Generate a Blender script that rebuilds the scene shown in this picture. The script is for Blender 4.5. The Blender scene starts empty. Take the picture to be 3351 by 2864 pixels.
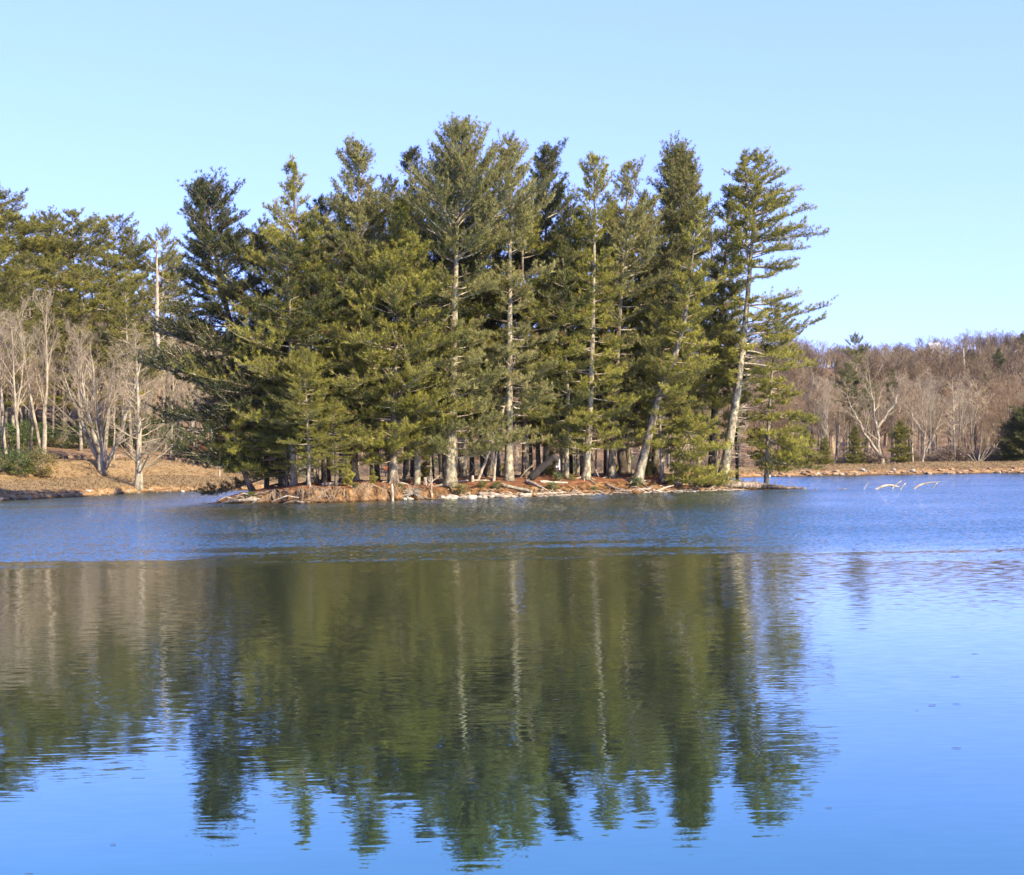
import bpy, math, random
import numpy as np
from mathutils import Vector, Matrix, Euler

R = math.radians
SC = bpy.context.scene
COL = SC.collection

# ------------------------------------------------------------------ camera, sky, sun, exposure
CAM_H = 2.7
FPX = 5000.0            # focal length in pixels of the 3351 px wide photograph
ROLL = 0.0173
HZ = 1500.0             # horizon row under the picture's centre column
cam_d = bpy.data.cameras.new("camera")
cam = bpy.data.objects.new("camera", cam_d)
COL.objects.link(cam)
cam_d.sensor_width = 36.0
cam_d.sensor_fit = 'HORIZONTAL'
cam_d.lens = 36.0 * FPX / 3351.0
cam_d.shift_y = (HZ - 1432.0) / 3351.0
cam_d.clip_start = 0.1
cam_d.clip_end = 5000.0
cam.location = (0, 0, CAM_H)
cam.rotation_euler = (R(90), ROLL, 0)
SC.camera = cam

SUN_AZ = 48.0           # degrees to the right of straight behind the camera
SUN_EL = 33.0
sdir = Vector((math.sin(R(SUN_AZ)) * math.cos(R(SUN_EL)), -math.cos(R(SUN_AZ)) * math.cos(R(SUN_EL)), math.sin(R(SUN_EL))))
world = bpy.data.worlds.new("World")
SC.world = world
world.use_nodes = True
wn, wl = world.node_tree.nodes, world.node_tree.links
wn.clear()
sky = wn.new('ShaderNodeTexSky')
sky.sky_type = 'NISHITA'
sky.sun_disc = False
sky.sun_elevation = R(SUN_EL)
sky.sun_rotation = math.atan2(sdir.x, sdir.y)
sky.altitude = 900
sky.air_density = 1.0
sky.dust_density = 0.6
sky.ozone_density = 2.0
bg = wn.new('ShaderNodeBackground')
bg.inputs['Strength'].default_value = 0.11
wo = wn.new('ShaderNodeOutputWorld')
gam = wn.new('ShaderNodeGamma')      # evens out the bright band at the horizon
gam.inputs['Gamma'].default_value = 0.5
tone = wn.new('ShaderNodeMix'); tone.data_type = 'RGBA'; tone.blend_type = 'MULTIPLY'
tone.inputs['Factor'].default_value = 1.0
tone.inputs['B'].default_value = (1.04, 1.27, 2.6, 1)
wl.new(sky.outputs[0], gam.inputs['Color'])
wl.new(gam.outputs[0], tone.inputs['A'])
wl.new(tone.outputs['Result'], bg.inputs[0])
wl.new(bg.outputs[0], wo.inputs[0])

sun_d = bpy.data.lights.new("sun", 'SUN')
sun_d.energy = 4.3
sun_d.angle = R(0.5)
sun_d.color = (1.0, 0.86, 0.62)
sun = bpy.data.objects.new("sun", sun_d)
COL.objects.link(sun)
sun.rotation_euler = sdir.to_track_quat('Z', 'Y').to_euler()
sun.location = (60, -40, 60)

SC.view_settings.view_transform = 'Standard'
SC.view_settings.look = 'None'
SC.view_settings.exposure = 1.7
SC.view_settings.gamma = 1.0

# ------------------------------------------------------------------ helpers
def rs(seed):
    return np.random.default_rng(seed)

def ab(px, py):
    dx, dy = px - 1675.5, py - HZ
    c, s = math.cos(ROLL), math.sin(ROLL)
    return dx * c - dy * s, dx * s + dy * c

def P(px, py, d):
    """the point at depth d (metres) seen at picture position px, py of the photograph"""
    a, b = ab(px, py)
    return np.array([a / FPX * d, d, CAM_H - b / FPX * d])

def water_d(px, py):
    return CAM_H * FPX / ab(px, py)[1]

def nrm(v):
    return v / np.maximum(np.linalg.norm(v, axis=-1, keepdims=True), 1e-9)

class MB:
    """collects vertices, triangles and quads for one mesh"""
    def __init__(self):
        self.v, self.t, self.q, self.a, self.n = [], [], [], [], 0
    def add(self, V, tris=None, quads=None, tint=None):
        V = np.asarray(V, float).reshape(-1, 3)
        if tris is not None and len(tris):
            self.t.append(np.asarray(tris, np.int64).reshape(-1, 3) + self.n)
        if quads is not None and len(quads):
            self.q.append(np.asarray(quads, np.int64).reshape(-1, 4) + self.n)
        self.a.append(np.full(len(V), 0.5) if tint is None else np.broadcast_to(np.asarray(tint, float), (len(V),)))
        self.v.append(V)
        self.n += len(V)
        return self
    def mesh(self, name, mat, smooth=True):
        V = np.concatenate(self.v) if self.v else np.zeros((0, 3))
        T = np.concatenate(self.t) if self.t else np.zeros((0, 3), np.int64)
        Q = np.concatenate(self.q) if self.q else np.zeros((0, 4), np.int64)
        me = bpy.data.meshes.new(name)
        me.vertices.add(len(V))
        me.vertices.foreach_set("co", V.astype(np.float32).ravel())
        lv = np.concatenate([T.ravel(), Q.ravel()]).astype(np.int32)
        me.loops.add(len(lv))
        me.loops.foreach_set("vertex_index", lv)
        st = np.concatenate([np.arange(len(T)) * 3, len(T) * 3 + np.arange(len(Q)) * 4]).astype(np.int32)
        me.polygons.add(len(st))
        me.polygons.foreach_set("loop_start", st)
        at = me.attributes.new("tint", 'FLOAT', 'POINT')
        at.data.foreach_set("value", np.concatenate(self.a).astype(np.float32))
        me.update(calc_edges=True)
        me.polygons.foreach_set("use_smooth", np.full(len(st), smooth))
        me.validate()
        me.materials.append(mat)
        return me

def tubes(mb, Pn, Rn, k=6, tint=0.5, cap=False):
    """Pn: M x N x 3 polylines, Rn: M x N radii"""
    Pn = np.asarray(Pn, float); Rn = np.asarray(Rn, float)
    if Pn.ndim == 2:
        Pn, Rn = Pn[None], Rn[None]
    M, N, _ = Pn.shape
    if M == 0:
        return
    T = nrm(np.gradient(Pn, axis=1))
    mean = nrm(Pn[:, -1] - Pn[:, 0])
    ref = np.where(np.abs(mean[:, 2:3]) < 0.75, np.array([[0, 0, 1.0]]), np.array([[0.2, 1.0, 0]]))[:, None, :]
    U = nrm(np.cross(T, np.broadcast_to(ref, T.shape)))
    W = np.cross(T, U)
    ang = np.arange(k) * 2 * np.pi / k
    V = Pn[:, :, None, :] + Rn[:, :, None, None] * (np.cos(ang)[None, None, :, None] * U[:, :, None, :] + np.sin(ang)[None, None, :, None] * W[:, :, None, :])
    m = np.arange(M)[:, None, None] * N * k
    i = np.arange(N - 1)[None, :, None] * k
    j = np.arange(k)[None, None, :]
    j2 = (j + 1) % k
    Q = np.stack([m + i + j, m + i + j2, m + i + k + j2, m + i + k + j], -1).reshape(-1, 4)
    Vf = V.reshape(-1, 3)
    tv = np.broadcast_to(np.asarray(tint, float).reshape(-1, 1), (M, N * k)).ravel() if np.ndim(tint) else tint
    tris = None
    if cap:
        c0 = np.arange(M)[:, None] * N * k
        tris = []
        for e in (0, (N - 1) * k):
            for q in range(1, k - 1):
                a, b, c = (0, q + 1, q) if e == 0 else (0, q, q + 1)
                tris.append(np.concatenate([c0 + e + a, c0 + e + b, c0 + e + c], 1))
        tris = np.concatenate(tris)
    mb.add(Vf, tris, Q, tv)

def lerp_poly(Pn, s):
    """points and tangents at s (M x C, 0..1) along polylines Pn (M x N x 3)"""
    M, N, _ = Pn.shape
    x = np.clip(s, 0, 0.9999) * (N - 1)
    i = x.astype(int); f = (x - i)[..., None]
    r = np.arange(M)[:, None]
    A, B = Pn[r, i], Pn[r, i + 1]
    return A * (1 - f) + B * f, nrm(B - A)

def grow(rng, Pn, Rn, nc, s0, s1, ang, ang_sd, ratio, ratio_sd, taper, curl, npts, r_ratio, flat=0.0, jit=0.05, up=0.0, tip_short=0.5):
    """nc children on every polyline; returns polylines, radii, parameter along the parent"""
    M, N, _ = Pn.shape
    s = s0 + (s1 - s0) * (np.arange(nc)[None, :] + rng.uniform(0.1, 0.9, (M, nc))) / nc
    B, T = lerp_poly(Pn, s)
    plen = np.linalg.norm(np.diff(Pn, axis=1), axis=2).sum(1)[:, None]
    L = plen * ratio * (1 - tip_short * s) * rng.normal(1, ratio_sd, (M, nc)).clip(0.45, 1.6)
    side = nrm(np.cross(T, np.array([0, 0, 1.0])) + 1e-6)
    sgn = np.where((np.arange(nc)[None, :] + rng.integers(0, 2, (M, 1))) % 2 == 0, 1.0, -1.0)[..., None]
    nflat = side * sgn + rng.normal(0, 0.18, B.shape) * np.array([1, 1, 1.0])
    rnd = rng.normal(0, 1, B.shape)
    nrand = nrm(rnd - (rnd * T).sum(-1, keepdims=True) * T)
    n = nrm(nflat * flat + nrand * (1 - flat))
    a = np.radians(rng.normal(ang, ang_sd, (M, nc)))[..., None]
    D = nrm(np.cos(a) * T + np.sin(a) * n + np.array([0, 0, up]))
    q = np.linspace(0, 1, npts)
    pts = B[:, :, None, :] + D[:, :, None, :] * (L[..., None] * q)[..., None]
    pts[..., 2] += curl * L[..., None] * q ** 2
    w = np.cumsum(rng.normal(0, jit, (M, nc, npts, 3)), axis=2) * (L[..., None] / npts)[..., None]
    w[:, :, 0] = 0
    pts = (pts + w).reshape(M * nc, npts, 3)
    x = s * (N - 1); i = x.astype(int).clip(0, N - 2)
    r0 = (Rn[np.arange(M)[:, None], i] * r_ratio).reshape(-1, 1)
    rad = r0 * (1 - (1 - taper) * q[None, :])
    return pts, rad, s.reshape(-1), L.reshape(-1)

def link(o, parent=None):
    COL.objects.link(o)
    if parent is not None:
        o.parent = parent
    return o

def tag(o, label=None, cat=None, group=None, kind=None):
    if label: o["label"] = label
    if cat: o["category"] = cat
    if group: o["group"] = group
    if kind: o["kind"] = kind
    return o

def thing(name, loc, label, cat, group=None, rz=0.0, scale=1.0):
    o = bpy.data.objects.new(name, None)
    o.empty_display_size = 0.3
    o.location = loc
    o.rotation_euler = (0, 0, rz)
    o.scale = (scale, scale, scale) if np.ndim(scale) == 0 else scale
    link(o)
    return tag(o, label, cat, group)

def part(name, me, parent):
    return link(bpy.data.objects.new(name, me), parent)

def solo(name, me, loc, label, cat, group=None, rot=(0, 0, 0), scale=1.0):
    o = bpy.data.objects.new(name, me)
    o.location = loc
    o.rotation_euler = rot
    o.scale = (scale, scale, scale) if np.ndim(scale) == 0 else scale
    link(o)
    return tag(o, label, cat, group)

def copy_tree(o, parent=None):
    c = o.copy()
    COL.objects.link(c)
    c.parent = parent
    for ch in list(o.children):
        copy_tree(ch, c)
    return c

# ------------------------------------------------------------------ materials
def new_mat(name):
    m = bpy.data.materials.new(name)
    m.use_nodes = True
    m.node_tree.nodes.clear()
    return m, m.node_tree.nodes, m.node_tree.links

def ramp(nodes, stops, interp='LINEAR'):
    r = nodes.new('ShaderNodeValToRGB')
    r.color_ramp.interpolation = interp
    e = r.color_ramp.elements
    while len(e) < len(stops):
        e.new(0.5)
    for el, (p, c) in zip(e, stops):
        el.position = p
        el.color = (c[0], c[1], c[2], 1)
    return r

def bark_mat(name, dark, mid, pale, scale=2.0, stretch=0.35, pale_at=0.62, bump=0.6, varied=0.0):
    m, n, l = new_mat(name)
    tc = n.new('ShaderNodeTexCoord')
    mp = n.new('ShaderNodeMapping'); mp.inputs['Scale'].default_value = (1, 1, stretch)
    oi = n.new('ShaderNodeObjectInfo')
    add = n.new('ShaderNodeVectorMath'); add.operation = 'MULTIPLY_ADD'
    add.inputs[1].default_value = (1, 1, 1)
    l.new(tc.outputs['Object'], add.inputs[0])
    sc = n.new('ShaderNodeMath'); sc.operation = 'MULTIPLY'; sc.inputs[1].default_value = 50
    l.new(oi.outputs['Random'], sc.inputs[0])
    l.new(sc.outputs[0], add.inputs[2])
    l.new(add.outputs[0], mp.inputs[0])
    a = n.new('ShaderNodeTexNoise'); a.inputs['Scale'].default_value = scale; a.inputs['Detail'].default_value = 8; a.inputs['Roughness'].default_value = 0.7
    l.new(mp.outputs[0], a.inputs['Vector'])
    b = n.new('ShaderNodeTexNoise'); b.inputs['Scale'].default_value = scale * 9; b.inputs['Detail'].default_value = 5
    l.new(mp.outputs[0], b.inputs['Vector'])
    mx = n.new('ShaderNodeMath'); mx.operation = 'MULTIPLY_ADD'; mx.inputs[1].default_value = 0.45
    l.new(b.outputs[0], mx.inputs[0])
    sb = n.new('ShaderNodeMath'); sb.operation = 'SUBTRACT'; sb.inputs[1].default_value = 0.22
    l.new(a.outputs[0], sb.inputs[0]); l.new(sb.outputs[0], mx.inputs[2])
    rp = ramp(n, [(0.3, dark), (0.47, mid), (pale_at, pale), (0.85, tuple(min(1, c * 1.2) for c in pale))])
    l.new(mx.outputs[0], rp.inputs[0])
    bs = n.new('ShaderNodeBsdfPrincipled')
    bs.inputs['Roughness'].default_value = 0.9
    bs.inputs['Specular IOR Level'].default_value = 0.1
    hs = n.new('ShaderNodeHueSaturation')
    mr = n.new('ShaderNodeMapRange'); mr.inputs['To Min'].default_value = 1 - varied; mr.inputs['To Max'].default_value = 1 + varied
    l.new(oi.outputs['Random'], mr.inputs[0]); l.new(mr.outputs[0], hs.inputs['Value'])
    l.new(rp.outputs[0], hs.inputs['Color'])
    l.new(hs.outputs[0], bs.inputs['Base Color'])
    bp = n.new('ShaderNodeBump'); bp.inputs['Strength'].default_value = bump; bp.inputs['Distance'].default_value = 0.05
    l.new(mx.outputs[0], bp.inputs['Height']); l.new(bp.outputs[0], bs.inputs['Normal'])
    o = n.new('ShaderNodeOutputMaterial'); l.new(bs.outputs[0], o.inputs[0])
    return m

def leaf_mat(name, stops, trans=0.3, varied=0.12, rough=0.6):
    """colour by the tint attribute of each needle tuft or leaf"""
    m, n, l = new_mat(name)
    at = n.new('ShaderNodeAttribute'); at.attribute_name = "tint"
    oi = n.new('ShaderNodeObjectInfo')
    rp = ramp(n, stops)
    l.new(at.outputs['Fac'], rp.inputs[0])
    hs = n.new('ShaderNodeHueSaturation')
    mr = n.new('ShaderNodeMapRange'); mr.inputs['To Min'].default_value = 1 - varied; mr.inputs['To Max'].default_value = 1 + varied
    l.new(oi.outputs['Random'], mr.inputs[0]); l.new(mr.outputs[0], hs.inputs['Value'])
    l.new(rp.outputs[0], hs.inputs['Color'])
    d = n.new('ShaderNodeBsdfPrincipled'); d.inputs['Roughness'].default_value = rough; d.inputs['Specular IOR Level'].default_value = 0.25
    t = n.new('ShaderNodeBsdfTranslucent')
    l.new(hs.outputs[0], d.inputs['Base Color']); l.new(hs.outputs[0], t.inputs['Color'])
    mx = n.new('ShaderNodeMixShader'); mx.inputs[0].default_value = trans
    l.new(d.outputs[0], mx.inputs[1]); l.new(t.outputs[0], mx.inputs[2])
    o = n.new('ShaderNodeOutputMaterial'); l.new(mx.outputs[0], o.inputs[0])
    return m

def plain_mat(name, c, rough=0.7, noise=0.25, scale=6.0):
    m, n, l = new_mat(name)
    tc = n.new('ShaderNodeTexCoord')
    a = n.new('ShaderNodeTexNoise'); a.inputs['Scale'].default_value = scale; a.inputs['Detail'].default_value = 6
    l.new(tc.outputs['Object'], a.inputs['Vector'])
    rp = ramp(n, [(0.3, tuple(x * (1 - noise) for x in c)), (0.7, tuple(min(1, x * (1 + noise)) for x in c))])
    l.new(a.outputs[0], rp.inputs[0])
    bs = n.new('ShaderNodeBsdfPrincipled'); bs.inputs['Roughness'].default_value = rough
    l.new(rp.outputs[0], bs.inputs['Base Color'])
    o = n.new('ShaderNodeOutputMaterial'); l.new(bs.outputs[0], o.inputs[0])
    return m

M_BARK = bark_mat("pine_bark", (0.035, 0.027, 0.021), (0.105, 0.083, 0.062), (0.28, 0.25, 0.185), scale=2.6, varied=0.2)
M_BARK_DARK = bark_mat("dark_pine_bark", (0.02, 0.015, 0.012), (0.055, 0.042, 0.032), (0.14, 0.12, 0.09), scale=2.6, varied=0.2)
M_BARK_PALE = bark_mat("pale_lichen_bark", (0.05, 0.038, 0.028), (0.14, 0.115, 0.08), (0.35, 0.31, 0.21), scale=3.4, stretch=0.6, varied=0.12, pale_at=0.6)
M_LIMB = bark_mat("pine_limb_bark", (0.08, 0.06, 0.045), (0.24, 0.19, 0.14), (0.44, 0.375, 0.28), scale=2.0, varied=0.1)
M_BEECH = bark_mat("pale_hardwood_bark", (0.07, 0.055, 0.042), (0.19, 0.16, 0.12), (0.34, 0.3, 0.225), scale=2.2, stretch=0.5, varied=0.1)
M_TWIG = bark_mat("hardwood_twigs", (0.16, 0.125, 0.085), (0.28, 0.225, 0.158), (0.39, 0.325, 0.235), scale=0.8, stretch=1.0, bump=0.0, varied=0.22)
M_CROWD = bark_mat("grey_hardwood_bark", (0.05, 0.04, 0.032), (0.12, 0.098, 0.078), (0.22, 0.19, 0.15), scale=2.2, stretch=0.5, varied=0.25)
M_TWIG_RED = bark_mat("reddish_twigs", (0.09, 0.058, 0.034), (0.165, 0.112, 0.066), (0.245, 0.175, 0.108), scale=0.8, stretch=1.0, bump=0.0, varied=0.22)
M_DEAD = bark_mat("weathered_deadwood", (0.12, 0.1, 0.08), (0.25, 0.2, 0.15), (0.42, 0.36, 0.28), scale=4.0, stretch=0.5, varied=0.15)
M_DEAD_DARK = bark_mat("dark_wet_wood", (0.04, 0.03, 0.025), (0.12, 0.09, 0.07), (0.28, 0.23, 0.18), scale=4.0, stretch=0.5, varied=0.15)
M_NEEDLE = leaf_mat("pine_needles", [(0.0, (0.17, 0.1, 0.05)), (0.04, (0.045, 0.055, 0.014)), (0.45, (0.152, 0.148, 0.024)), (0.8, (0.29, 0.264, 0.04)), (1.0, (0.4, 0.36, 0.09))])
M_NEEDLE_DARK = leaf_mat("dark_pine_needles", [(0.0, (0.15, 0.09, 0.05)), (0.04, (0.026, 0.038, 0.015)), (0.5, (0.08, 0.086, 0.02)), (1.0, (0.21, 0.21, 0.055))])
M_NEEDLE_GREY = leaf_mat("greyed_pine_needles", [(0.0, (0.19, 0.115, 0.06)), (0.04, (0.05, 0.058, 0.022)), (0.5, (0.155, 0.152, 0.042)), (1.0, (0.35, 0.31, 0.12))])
M_BROAD = leaf_mat("rhododendron_leaves", [(0.0, (0.03, 0.06, 0.02)), (0.6, (0.09, 0.13, 0.035)), (1.0, (0.2, 0.2, 0.07))], trans=0.15, rough=0.4)
M_DRYGRASS = leaf_mat("dry_grass", [(0.0, (0.135, 0.09, 0.043)), (0.6, (0.235, 0.165, 0.083)), (1.0, (0.33, 0.245, 0.13))], trans=0.2)
M_RUSTLEAF = leaf_mat("rusty_dead_leaves", [(0.0, (0.1, 0.035, 0.02)), (1.0, (0.3, 0.1, 0.05))], trans=0.2)
M_ROOT = bark_mat("root_bark", (0.06, 0.04, 0.025), (0.14, 0.095, 0.06), (0.26, 0.19, 0.12), scale=1.2, stretch=1.0)
M_STONE = bark_mat("shore_stone", (0.16, 0.13, 0.1), (0.25, 0.21, 0.165), (0.4, 0.36, 0.3), scale=3.0, stretch=1.0, varied=0.2)
M_STONE_DARK = bark_mat("brown_stone", (0.07, 0.045, 0.028), (0.17, 0.11, 0.065), (0.3, 0.22, 0.15), scale=3.0, stretch=1.0, varied=0.25)

def ground_mat(name, layers, bump=0.5, bscale=3.0):
    """layers: (noise scale, stops) for the colour, blended by the tint attribute: 0 grass, 0.5 earth edge, 1 leaf litter"""
    m, n, l = new_mat(name)
    tc = n.new('ShaderNodeTexCoord')
    at = n.new('ShaderNodeAttribute'); at.attribute_name = "tint"
    cols = []
    for sc, stops in layers:
        a = n.new('ShaderNodeTexNoise'); a.inputs['Scale'].default_value = sc; a.inputs['Detail'].default_value = 10; a.inputs['Roughness'].default_value = 0.72
        l.new(tc.outputs['Object'], a.inputs['Vector'])
        rp = ramp(n, stops); l.new(a.outputs[0], rp.inputs[0]); cols.append(rp)
    big = n.new('ShaderNodeTexNoise'); big.inputs['Scale'].default_value = 0.5; big.inputs['Detail'].default_value = 6
    l.new(tc.outputs['Object'], big.inputs['Vector'])
    ns = n.new('ShaderNodeMath'); ns.operation = 'MULTIPLY_ADD'; ns.inputs[1].default_value = 0.3
    sb = n.new('ShaderNodeMath'); sb.operation = 'SUBTRACT'; sb.inputs[1].default_value = 0.15
    l.new(big.outputs[0], ns.inputs[0]); l.new(at.outputs['Fac'], sb.inputs[0]); l.new(sb.outputs[0], ns.inputs[2])
    cur = cols[0].outputs[0]
    k = len(cols) - 1
    for i in range(1, len(cols)):
        mr = n.new('ShaderNodeMapRange')
        mr.inputs['From Min'].default_value = (i - 0.62) / k
        mr.inputs['From Max'].default_value = (i - 0.38) / k
        l.new(ns.outputs[0], mr.inputs[0])
        mx = n.new('ShaderNodeMix'); mx.data_type = 'RGBA'
        l.new(mr.outputs[0], mx.inputs['Factor']); l.new(cur, mx.inputs['A']); l.new(cols[i].outputs[0], mx.inputs['B'])
        cur = mx.outputs['Result']
    bs = n.new('ShaderNodeBsdfPrincipled'); bs.inputs['Roughness'].default_value = 0.95; bs.inputs['Specular IOR Level'].default_value = 0.1
    l.new(cur, bs.inputs['Base Color'])
    b = n.new('ShaderNodeTexNoise'); b.inputs['Scale'].default_value = bscale; b.inputs['Detail'].default_value = 8; b.inputs['Roughness'].default_value = 0.75
    l.new(tc.outputs['Object'], b.inputs['Vector'])
    bp = n.new('ShaderNodeBump'); bp.inputs['Strength'].default_value = bump; bp.inputs['Distance'].default_value = 0.25
    l.new(b.outputs[0], bp.inputs['Height']); l.new(bp.outputs[0], bs.inputs['Normal'])
    o = n.new('ShaderNodeOutputMaterial'); l.new(bs.outputs[0], o.inputs[0])
    return m

M_TERRAIN = ground_mat("shore_ground", [
    (1.6, [(0.3, (0.125, 0.084, 0.04)), (0.5, (0.2, 0.137, 0.067)), (0.7, (0.275, 0.198, 0.1))]),
    (1.1, [(0.32, (0.09, 0.05, 0.025)), (0.5, (0.24, 0.14, 0.06)), (0.68, (0.4, 0.28, 0.15))]),
    (0.9, [(0.32, (0.08, 0.046, 0.024)), (0.5, (0.17, 0.105, 0.058)), (0.68, (0.27, 0.19, 0.115))])])
M_ISLAND = ground_mat("island_ground", [
    (2.2, [(0.3, (0.08, 0.034, 0.018)), (0.5, (0.165, 0.07, 0.034)), (0.72, (0.26, 0.15, 0.085))]),
    (1.7, [(0.4, (0.025, 0.014, 0.008)), (0.48, (0.1, 0.05, 0.02)), (0.57, (0.24, 0.13, 0.055)), (0.7, (0.42, 0.3, 0.17))])], bump=0.9, bscale=2.5)

def wet_foot(m, z0, z1):
    """the soaked dark strip a hand's breadth above the lake level"""
    n, l = m.node_tree.nodes, m.node_tree.links
    bs = [x for x in n if x.type == 'BSDF_PRINCIPLED'][0]
    src = bs.inputs['Base Color'].links[0].from_socket
    g = n.new('ShaderNodeNewGeometry'); sp = n.new('ShaderNodeSeparateXYZ'); l.new(g.outputs['Position'], sp.inputs[0])
    mr = n.new('ShaderNodeMapRange'); mr.inputs['From Min'].default_value = z0; mr.inputs['From Max'].default_value = z1
    mr.inputs['To Min'].default_value = 0.3; mr.inputs['To Max'].default_value = 1.0
    l.new(sp.outputs['Z'], mr.inputs[0])
    hs = n.new('ShaderNodeHueSaturation'); l.new(mr.outputs[0], hs.inputs['Value']); l.new(src, hs.inputs['Color'])
    l.new(hs.outputs[0], bs.inputs['Base Color'])
for _m in (M_ISLAND, M_TERRAIN):
    wet_foot(_m, 0.04, 0.2)

def water_mat():
    m, n, l = new_mat("lake_water")
    g = n.new('ShaderNodeNewGeometry')
    sep = n.new('ShaderNodeSeparateXYZ'); l.new(g.outputs['Position'], sep.inputs[0])
    def noise(scale, sx, sy, detail, amp, off):
        mp = n.new('ShaderNodeMapping'); mp.inputs['Scale'].default_value = (sx, sy, 1); mp.inputs['Location'].default_value = (off, off * 2, off)
        l.new(g.outputs['Position'], mp.inputs[0])
        a = n.new('ShaderNodeTexNoise'); a.inputs['Scale'].default_value = scale; a.inputs['Detail'].default_value = detail; a.inputs['Roughness'].default_value = 0.5
        l.new(mp.outputs[0], a.inputs['Vector'])
        s = n.new('ShaderNodeVectorMath'); s.operation = 'SUBTRACT'; s.inputs[1].default_value = (0.5, 0.5, 0.5)
        l.new(a.outputs['Color'], s.inputs[0])
        k = n.new('ShaderNodeVectorMath'); k.operation = 'SCALE'; k.inputs['Scale'].default_value = amp
        l.new(s.outputs[0], k.inputs[0])
        return k
    # the breeze-ruffled half of the lake begins about 41 m out
    edge = n.new('ShaderNodeTexNoise'); edge.inputs['Scale'].default_value = 0.3; edge.inputs['Detail'].default_value = 4
    ea = n.new('ShaderNodeMath'); ea.operation = 'MULTIPLY_ADD'; ea.inputs[1].default_value = 38.0
    emp = n.new('ShaderNodeMapping'); emp.inputs['Scale'].default_value = (0.22, 1.0, 1)
    l.new(g.outputs['Position'], emp.inputs[0]); l.new(emp.outputs[0], edge.inputs['Vector'])
    l.new(edge.outputs[0], ea.inputs[0]); l.new(sep.outputs['Y'], ea.inputs[2])
    rip = n.new('ShaderNodeMapRange'); rip.interpolation_type = 'SMOOTHSTEP'
    rip.inputs['From Min'].default_value = 48.0; rip.inputs['From Max'].default_value = 73.0
    l.new(ea.outputs[0], rip.inputs[0])
    mid = n.new('ShaderNodeMapRange'); mid.inputs['From Min'].default_value = 10.0; mid.inputs['From Max'].default_value = 42.0
    mid.inputs['To Min'].default_value = 0.5; mid.inputs['To Max'].default_value = 1.0
    l.new(sep.outputs['Y'], mid.inputs[0])
    gust = n.new('ShaderNodeTexNoise'); gust.inputs['Scale'].default_value = 0.08; gust.inputs['Detail'].default_value = 3
    l.new(g.outputs['Position'], gust.inputs['Vector'])
    gm = n.new('ShaderNodeMapRange'); gm.inputs['From Min'].default_value = 0.3; gm.inputs['From Max'].default_value = 0.7
    gm.inputs['To Min'].default_value = 0.65; gm.inputs['To Max'].default_value = 1.35
    l.new(gust.outputs[0], gm.inputs[0])
    rg = n.new('ShaderNodeMath'); rg.operation = 'MULTIPLY'
    rp2 = n.new('ShaderNodeMath'); rp2.operation = 'POWER'; rp2.inputs[1].default_value = 2.2
    l.new(rip.outputs[0], rp2.inputs[0]); l.new(rp2.outputs[0], rg.inputs[0]); l.new(gm.outputs[0], rg.inputs[1])
    rough1 = noise(11.0, 0.6, 1.0, 3, 1.3, 3.1)
    r2 = n.new('ShaderNodeVectorMath'); r2.operation = 'SCALE'
    lean = n.new('ShaderNodeVectorMath'); lean.operation = 'ADD'; lean.inputs[1].default_value = (0, -0.13, 0)   # added tilt toward the camera side, making the ripples mirror higher, bluer sky
    l.new(rough1.outputs[0], lean.inputs[0])
    l.new(lean.outputs[0], r2.inputs[0]); l.new(rg.outputs[0], r2.inputs['Scale'])
    calm1 = noise(0.55, 0.45, 1.5, 2, 0.016, 7.7)
    calm2 = noise(9.0, 0.3, 1.3, 2, 0.11, 1.3)
    near = n.new('ShaderNodeMapRange'); near.inputs['From Min'].default_value = 10.0; near.inputs['From Max'].default_value = 30.0
    near.inputs['To Min'].default_value = 1.0; near.inputs['To Max'].default_value = 0.2
    l.new(sep.outputs['Y'], near.inputs[0])
    mid.inputs['From Min'].default_value = 9.0; mid.inputs['From Max'].default_value = 34.0; mid.inputs['To Min'].default_value = 0.16
    c1 = n.new('ShaderNodeVectorMath'); c1.operation = 'SCALE'
    l.new(calm1.outputs[0], c1.inputs[0]); l.new(near.outputs[0], c1.inputs['Scale'])
    c2 = n.new('ShaderNodeVectorMath'); c2.operation = 'SCALE'
    l.new(calm2.outputs[0], c2.inputs[0]); l.new(mid.outputs[0], c2.inputs['Scale'])
    cm = n.new('ShaderNodeVectorMath'); cm.operation = 'ADD'
    l.new(c1.outputs[0], cm.inputs[0]); l.new(c2.outputs[0], cm.inputs[1])
    tot = n.new('ShaderNodeVectorMath'); tot.operation = 'ADD'
    l.new(r2.outputs[0], tot.inputs[0]); l.new(cm.outputs[0], tot.inputs[1])
    fl = n.new('ShaderNodeVectorMath'); fl.operation = 'MULTIPLY_ADD'
    fl.inputs[1].default_value = (1, 1, 0); fl.inputs[2].default_value = (0, 0, 1)
    l.new(tot.outputs[0], fl.inputs[0])
    nn = n.new('ShaderNodeVectorMath'); nn.operation = 'NORMALIZE'; l.new(fl.outputs[0], nn.inputs[0])
    gl = n.new('ShaderNodeBsdfGlossy'); gl.inputs['Roughness'].default_value = 0.02
    l.new(nn.outputs[0], gl.inputs['Normal'])
    df = n.new('ShaderNodeBsdfDiffuse'); df.inputs['Color'].default_value = (0.006, 0.008, 0.006, 1)
    lw = n.new('ShaderNodeLayerWeight'); lw.inputs['Blend'].default_value = 0.5      # the surface mirrors more and more toward grazing angles
    l.new(nn.outputs[0], lw.inputs['Normal'])
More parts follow.
